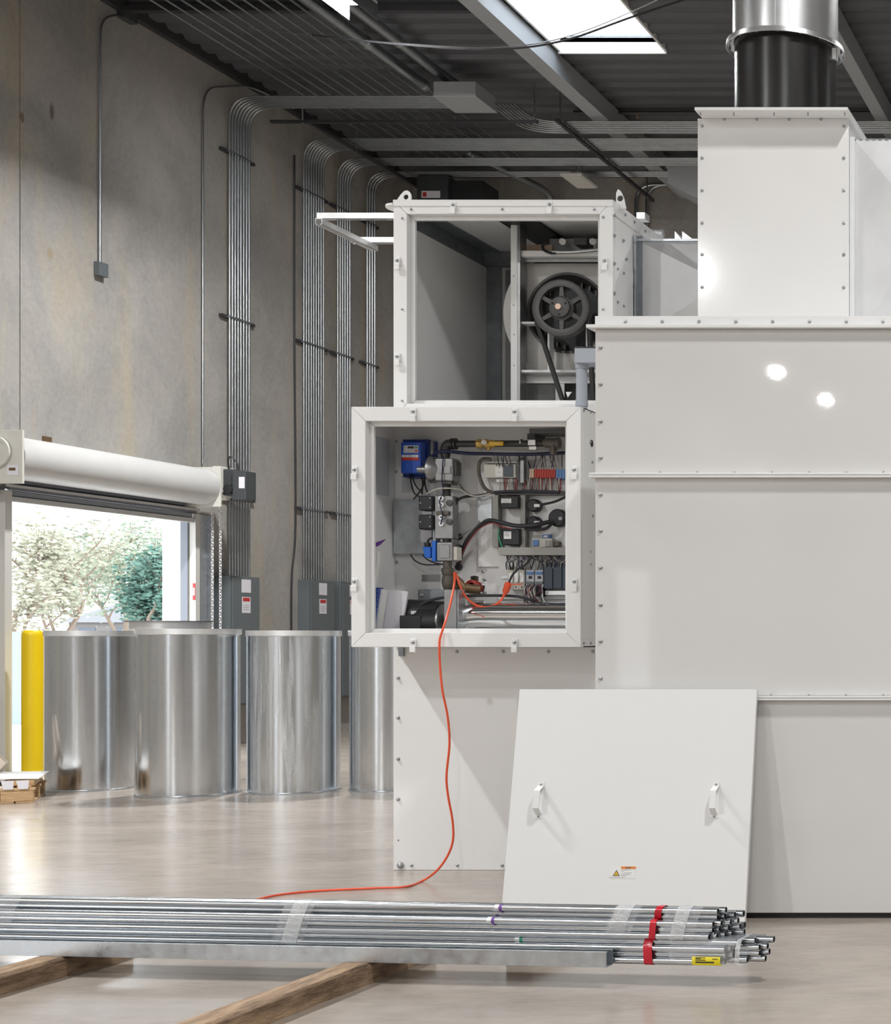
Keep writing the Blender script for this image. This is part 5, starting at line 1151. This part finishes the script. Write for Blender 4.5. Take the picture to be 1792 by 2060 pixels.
# ================================================================== removed cover panel leaning on the oven
H, run = 1.245, 0.245
ang = math.asin(run/H); wpl = 1.25
PB = Vector((PX(1497, 8.14)-wpl, 8.14, 0.0))
TM = Matrix.Translation(PB) @ Matrix.Rotation(-ang, 4, 'X')
cp = thing('cover_panel', 'white cover panel with two handles leaning against the oven housing', 'panel', PB)
def lp(): 
    m = MB(); m.M = TM; return m
lp().box(0, wpl, 0, 0.003, 0.0, H).build('sheet', 'white_matte', cp)
for (x0, x1, z0, z1) in ((0, 0.004, 0, H), (wpl-0.004, wpl, 0, H), (0.004, wpl-0.004, 0, 0.004), (0.004, wpl-0.004, H-0.004, H)): lp().box(x0, x1, 0.003, 0.028, z0, z1).build('folded_edge', 'white', cp, bevel=0.001)
def on_panel(u, v):      # pixel to panel coordinates
    d = Vector(((u-CX)/F, 1, (CY-v)/F)); nrm = TM.to_3x3() @ Vector((0, -1, 0)); o = Vector((0, 0, CH))
    return TM.inverted() @ (o+d*((PB-o).dot(nrm)/d.dot(nrm)))
for u in (1089, 1441):
    t_ = on_panel(u, 1574); b_ = on_panel(u-5, 1646); x, za, zb = t_.x, t_.z, b_.z; hw = 0.016; D = 0.05
    m = lp(); prof = [(0, za+0.0), (0, za-0.02), (-D, za-0.05), (-D, zb+0.05), (0, zb+0.02), (0, zb), (-0.004, zb), (-0.004, zb+0.017), (-D-0.004, zb+0.047), (-D-0.004, za-0.047), (-0.004, za-0.017), (-0.004, za)]
    m.prism([p for p in prof], 'x', x-hw, x+hw) if False else None
    n = len(prof)//2
    vs = []; fs = []
    inner = prof[:6]; outer = prof[6:][::-1]
    for xx in (x-hw, x+hw): vs += [(xx, p[0], p[1]) for p in inner]+[(xx, p[0]-0.0, p[1]) for p in outer]
    for i in range(5):
        fs += [(i, i+1, 12+i+1, 12+i), (6+i, 6+i+1, 18+i+1, 18+i), (i, i+1, 6+i+1, 6+i), (12+i, 12+i+1, 18+i+1, 18+i)]
    fs += [(0, 6, 18, 12), (5, 11, 23, 17)]
    m.add(vs, fs); h_ = m.build('handle', 'white', cp, bevel=0.001)
    for zz in (za-0.010, zb+0.010):
        c = TM @ Vector((x, -0.005, zz)); place('bolt', BOLT, 'bolt', c, (PI/2-ang, 0, 0), h_).scale = (.55, .55, .55)
c = on_panel(1254, 1755); lw, lh = 0.062, 0.031
lb = lp().box(c.x-lw, c.x+lw, -0.0012, -0.0002, c.z-lh, c.z+lh).build('warning_label', 'white_plastic', cp)
lp().box(c.x-0.014, c.x+lw, -0.0022, -0.0012, c.z+lh-0.013, c.z+lh-0.001).build('orange_band', 'orange_label', lb)
lp().box(c.x+0.010, c.x+0.038, -0.0027, -0.0022, c.z+lh-0.010, c.z+lh-0.004).build('signal_word', 'bronze', lb)
m = lp(); m.add([(c.x-lw+0.008, -0.0022, c.z-0.018), (c.x-lw+0.044, -0.0022, c.z-0.018), (c.x-lw+0.026, -0.0022, c.z+0.013)], [(0, 1, 2)]); m.build('triangle', 'ink', lb)
m = lp(); m.add([(c.x-lw+0.013, -0.0028, c.z-0.0155), (c.x-lw+0.039, -0.0028, c.z-0.0155), (c.x-lw+0.026, -0.0028, c.z+0.007)], [(0, 1, 2)]); m.build('triangle_face', 'yellow_handle', lb)
m = lp(); m.add([(c.x-lw+0.019, -0.0032, c.z-0.014), (c.x-lw+0.031, -0.0032, c.z-0.006), (c.x-lw+0.026, -0.0032, c.z-0.011), (c.x-lw+0.023, -0.0032, c.z-0.014)], [(0, 1, 2, 3)]); m.build('hand_symbol', 'ink', lb)
for k, (a, b_) in enumerate(((0.0, 0.045), (0.0, 0.012), (0.012, 0.055), (0.0, 0.048), (0.0, 0.028), (-0.06, 0.02))):
    lp().box(c.x-0.012+a, c.x-0.012+b_, -0.0022, -0.0012, c.z+0.012-0.0075*k, c.z+0.014-0.0075*k).build('text_line', 'ink_soft', lb)

# ================================================================== pipe bundles on timbers in the foreground
BA = math.radians(5.4)
BM_ = Matrix.Translation(Vector((-2.41, 6.80, 0))) @ Matrix.Rotation(-BA, 4, 'Z')     # local: x along the pipes to the right, y away
def lm():
    m = MB(); m.M = BM_; return m
def BWp(s, t, z): return BM_ @ Vector((s, t, z))
def pipe_mesh(s0, s1, t, z, r):
    m = lm(); x0 = Vector((s0, t, z)); n = 14
    prof = []
    vs = []
    for s, rr in ((s0, r), (s1, r), (s1, r-0.0022), (s1-0.25, r-0.0022)):
        for i in range(n):
            a = 2*PI*i/n; vs.append((s, t+rr*math.cos(a), z+rr*math.sin(a)))
    fs = [(k*n+i, k*n+(i+1) % n, (k+1)*n+(i+1) % n, (k+1)*n+i) for k in range(3) for i in range(n)]+[tuple(range(n)), tuple(range(3*n, 4*n))]
    m.add(vs, fs); return m
def hull(pts):
    pts = sorted(set(pts)); 
    def half(ps):
        h = []
        for p in ps:
            while len(h) > 1 and (h[-1][0]-h[-2][0])*(p[1]-h[-2][1])-(h[-1][1]-h[-2][1])*(p[0]-h[-2][0]) <= 0: h.pop()
            h.append(p)
        return h
    a = half(pts); b = half(pts[::-1]); return a[:-1]+b[:-1]
PR, PP = 0.0154, 0.0268
rnd = random.Random(21)
lowb = thing('pipe_bundle', 'lower taped bundle of galvanised pipes with a yellow label at its end', 'pipe bundle', BWp(-1, 0.1, 0.09), 'taped pipe bundles on timbers')
uppb = thing('pipe_bundle', 'upper taped bundle of galvanised pipes resting on the lower one', 'pipe bundle', BWp(-1, 0.1, 0.2), 'taped pipe bundles on timbers')
rows = [5, 6, 5, 5, 5, 5, 4, 4, 2]
secs = []
for i, cnt in enumerate(rows):
    low = i < 4; z = 0.09+PR+PP*i
    for j in range(cnt):
        t0 = 0.055+(PR if i % 2 else 0)+0.0312*j+(0.012 if i > 6 else 0)
        if low: e = 0.50+(0.10 if j > 1 else 0)+rnd.uniform(-0.012, 0.02)+(0.05 if j == 3 else 0)-(0.03 if i == 0 else 0)
        else: e = 0.455-0.012*(8-i)+0.028*j+rnd.uniform(-0.008, 0.012)
        if i == 3 and j < 2: e = 0.545
        secs.append((i, t0, z))
        pipe_mesh(-4.6+rnd.uniform(-.05, .05), e, t0, z, PR).build('pipe', 'pipe', lowb if low else uppb)
        cap = lm(); cap.lathe((e-0.05, t0, z), (1, 0, 0), [(0, 0), (PR-0.0024, 0), (PR-0.0024, 0.002), (0, 0.002)], 12); cap.build('pipe_bore', 'pipe_bore', lowb if low else uppb)
def band(par, name, mt, i0, i1, s0, s1, off=0.002, skew=0.0, lab=None):
    pts = []
    for (i, t, z) in secs:
        if i0 <= i <= i1:
            for k in range(12): pts.append((round(t+(PR+off)*math.cos(PI*k/6), 5), round(z+(PR+off)*math.sin(PI*k/6), 5)))
    h = hull(pts); n = len(h); zm = min(p[1] for p in h); m = lm()
    vs = [(s0+skew*(p[1]-zm), p[0], p[1]) for p in h]+[(s1+skew*(p[1]-zm), p[0], p[1]) for p in h]
    m.add(vs, [(k, (k+1) % n, n+(k+1) % n, n+k) for k in range(n)]); o = m.build(name, mt, par)
    if lab: tag(o, lab)
def su(u): return (PX(u, 6.83)+2.41)/math.cos(BA)
band(uppb, 'clear_tape', 'clear_tape', 4, 8, su(1207), su(1262), 0.0015, 0.35)
band(uppb, 'clear_tape', 'frosted_tape', 5, 8, su(1216), su(1250), 0.003, 0.35)
band(uppb, 'clear_tape', 'clear_tape', 4, 8, su(1322), su(1395), 0.0015, 0.25); band(uppb, 'clear_tape', 'frosted_tape', 4, 8, su(1345), su(1373), 0.003, 0.25)
band(lowb, 'clear_tape', 'clear_tape', 0, 3, su(1345), su(1478), 0.002, 0.05); band(lowb, 'clear_tape', 'frosted_tape', 0, 3, su(1480), su(1490), 0.001, 0.05)
band(uppb, 'clear_tape', 'clear_tape', 2, 8, -1.56, -1.42, 0.002, 0.3); band(uppb, 'clear_tape', 'frosted_tape', 2, 8, -1.52, -1.45, 0.003, 0.3)
band(uppb, 'clear_tape', 'clear_tape', 4, 8, -2.90, -2.80, 0.002, 0.3)
band(uppb, 'red_tape', 'red_tape', 7, 8, su(1309), su(1323), 0.0025, 0.25, 'red tape band'); band(uppb, 'red_tape', 'red_tape', 4, 6, su(1303), su(1316), 0.0025, 0.1, 'red tape band')
band(lowb, 'red_tape', 'red_tape', 0, 3, su(1294), su(1312), 0.0025, -0.05, 'red tape band')
# yellow label wrapped on the lower bundle
m = lm(); s0, s1 = su(1394), su(1452); tf = 0.055-PR-0.0045
vs = []; prof = [(tf+0.004, 0.093), (tf, 0.100), (tf-0.001, 0.112), (tf, 0.124), (tf+0.004, 0.130)]
for s in (s0, s1): vs += [(s+(0.012 if p[1] < 0.1 else 0.0), p[0], p[1]) for p in prof]+[(s, p[0]+0.0012, p[1]) for p in prof]
n = len(prof); fs = []
for k in range(n-1): fs += [(k, k+1, 2*n+k+1, 2*n+k), (n+k, n+k+1, 3*n+k+1, 3*n+k)]
fs += [(0, n, 3*n, 2*n), (n-1, 2*n-1, 4*n-1, 3*n-1)]
m.add(vs, fs); yl = m.build('yellow_label', 'yellow_label', lowb); tag(yl, 'bright yellow printed pipe label')
for k, (a, b_, z, h) in enumerate(((0.006, 0.05, 0.1265, 0.0012), (0.006, 0.03, 0.1225, 0.0016), (0.08, 0.105, 0.1215, 0.0016), (0.006, 0.05, 0.116, 0.0016), (0.006, 0.088, 0.107, 0.003))):
    lm().box(s0+0.01+a, s0+0.01+b_, tf-0.0022, tf-0.0012, z-h, z+h).build('print_line', 'ink', yl)
# small coloured marks on single pipes
for (u, i, mt, nm) in ((986, 8, 'purple', 'purple_mark'), (973, 6, 'purple', 'purple_mark'), (1029, 3, 'green_label', 'green_mark'), (1031, 1, 'green_label', 'green_mark')):
    t0, z = [(t, z) for (k, t, z) in secs if k == i][0]; m = lm(); s = su(u); m.lathe((s, t0, z), (1, 0, 0), [(PR+0.0006, 0), (PR+0.0006, 0.014), (PR, 0.014), (PR, 0)], 14, closed=True); m.build(nm, mt, lowb if i < 4 else uppb)
    m = lm(); m.lathe((s-0.02, t0, z), (1, 0, 0), [(PR+0.0005, 0), (PR+0.0005, 0.02), (PR, 0.02), (PR, 0)], 14, closed=True); m.build('paper_mark', 'galv_bright', lowb if i < 4 else uppb)
# square channel lying in front
sc_ = thing('steel_channel', 'grey square steel channel lying in front of the pipe bundles', 'channel', BWp(-1, 0, 0.09))
z0, z1, t0, t1, wt = 0.09, 0.156, -0.03, 0.034, 0.003
lm().box(-4.7, 0, t0, t0+wt, z0, z1).build('front_web', 'galv', sc_, bevel=0.001); lm().box(-4.7, 0, t1-wt, t1, z0, z1).build('rear_web', 'galv', sc_)
lm().box(-4.7, 0, t0+wt, t1-wt, z0, z0+wt).build('bottom_web', 'galv', sc_); lm().box(-4.7, -0.0, t0+wt, t0+0.014, z1-wt, z1).build('top_lip', 'galv', sc_); lm().box(-4.7, -0.0, t1-0.014, t1-wt, z1-wt, z1).build('top_lip', 'galv', sc_)
# flat strut laid on top at the back of the channel
# timbers
def timber(lab, xa, ya, xb, yb, wd, h, cuts):
    rn = random.Random(int(abs(xa)*1000)); A = Vector((xa, ya, 0)); B = Vector((xb, yb, 0)); d = (B-A).normalized(); nn = Vector((d.y, -d.x, 0)); n = 14
    m = MB(); vs = []; fs = []
    for i in range(n+1):
        c = A.lerp(B, i/n); j = lambda s: rn.uniform(-s, s)
        ch = 0.006+abs(j(0.012))
        prof = [(-wd/2+j(.003), 0), (wd/2+j(.003), 0), (wd/2+j(.004), h-ch), (wd/2-ch, h), (-wd/2+0.006, h), (-wd/2+j(.003), h-0.006)]
        for a, z in prof: vs.append(c+nn*a+Vector((0, 0, z)))
    k = 6
    for i in range(n):
        for q in range(k): fs.append((i*k+q, i*k+(q+1) % k, (i+1)*k+(q+1) % k, (i+1)*k+q))
    fs += [tuple(range(k)), tuple(range(n*k, (n+1)*k))]
    m.add(vs, fs); o = m.build('timber', 'timber', label=lab, cat='timber', group='timbers under the pipe bundles')
timber('worn timber crossing the bottom edge under the pipes', -3.60, 5.30, -3.50, 7.42, 0.125, 0.0895, 0)
timber('worn timber at the left edge under the pipes', -4.98, 5.6, -4.93, 7.45, 0.125, 0.0895, 0)
timber('dark timber end hidden below the right part of the pipes', -2.98, 7.24, -2.93, 7.8, 0.12, 0.0895, 0)
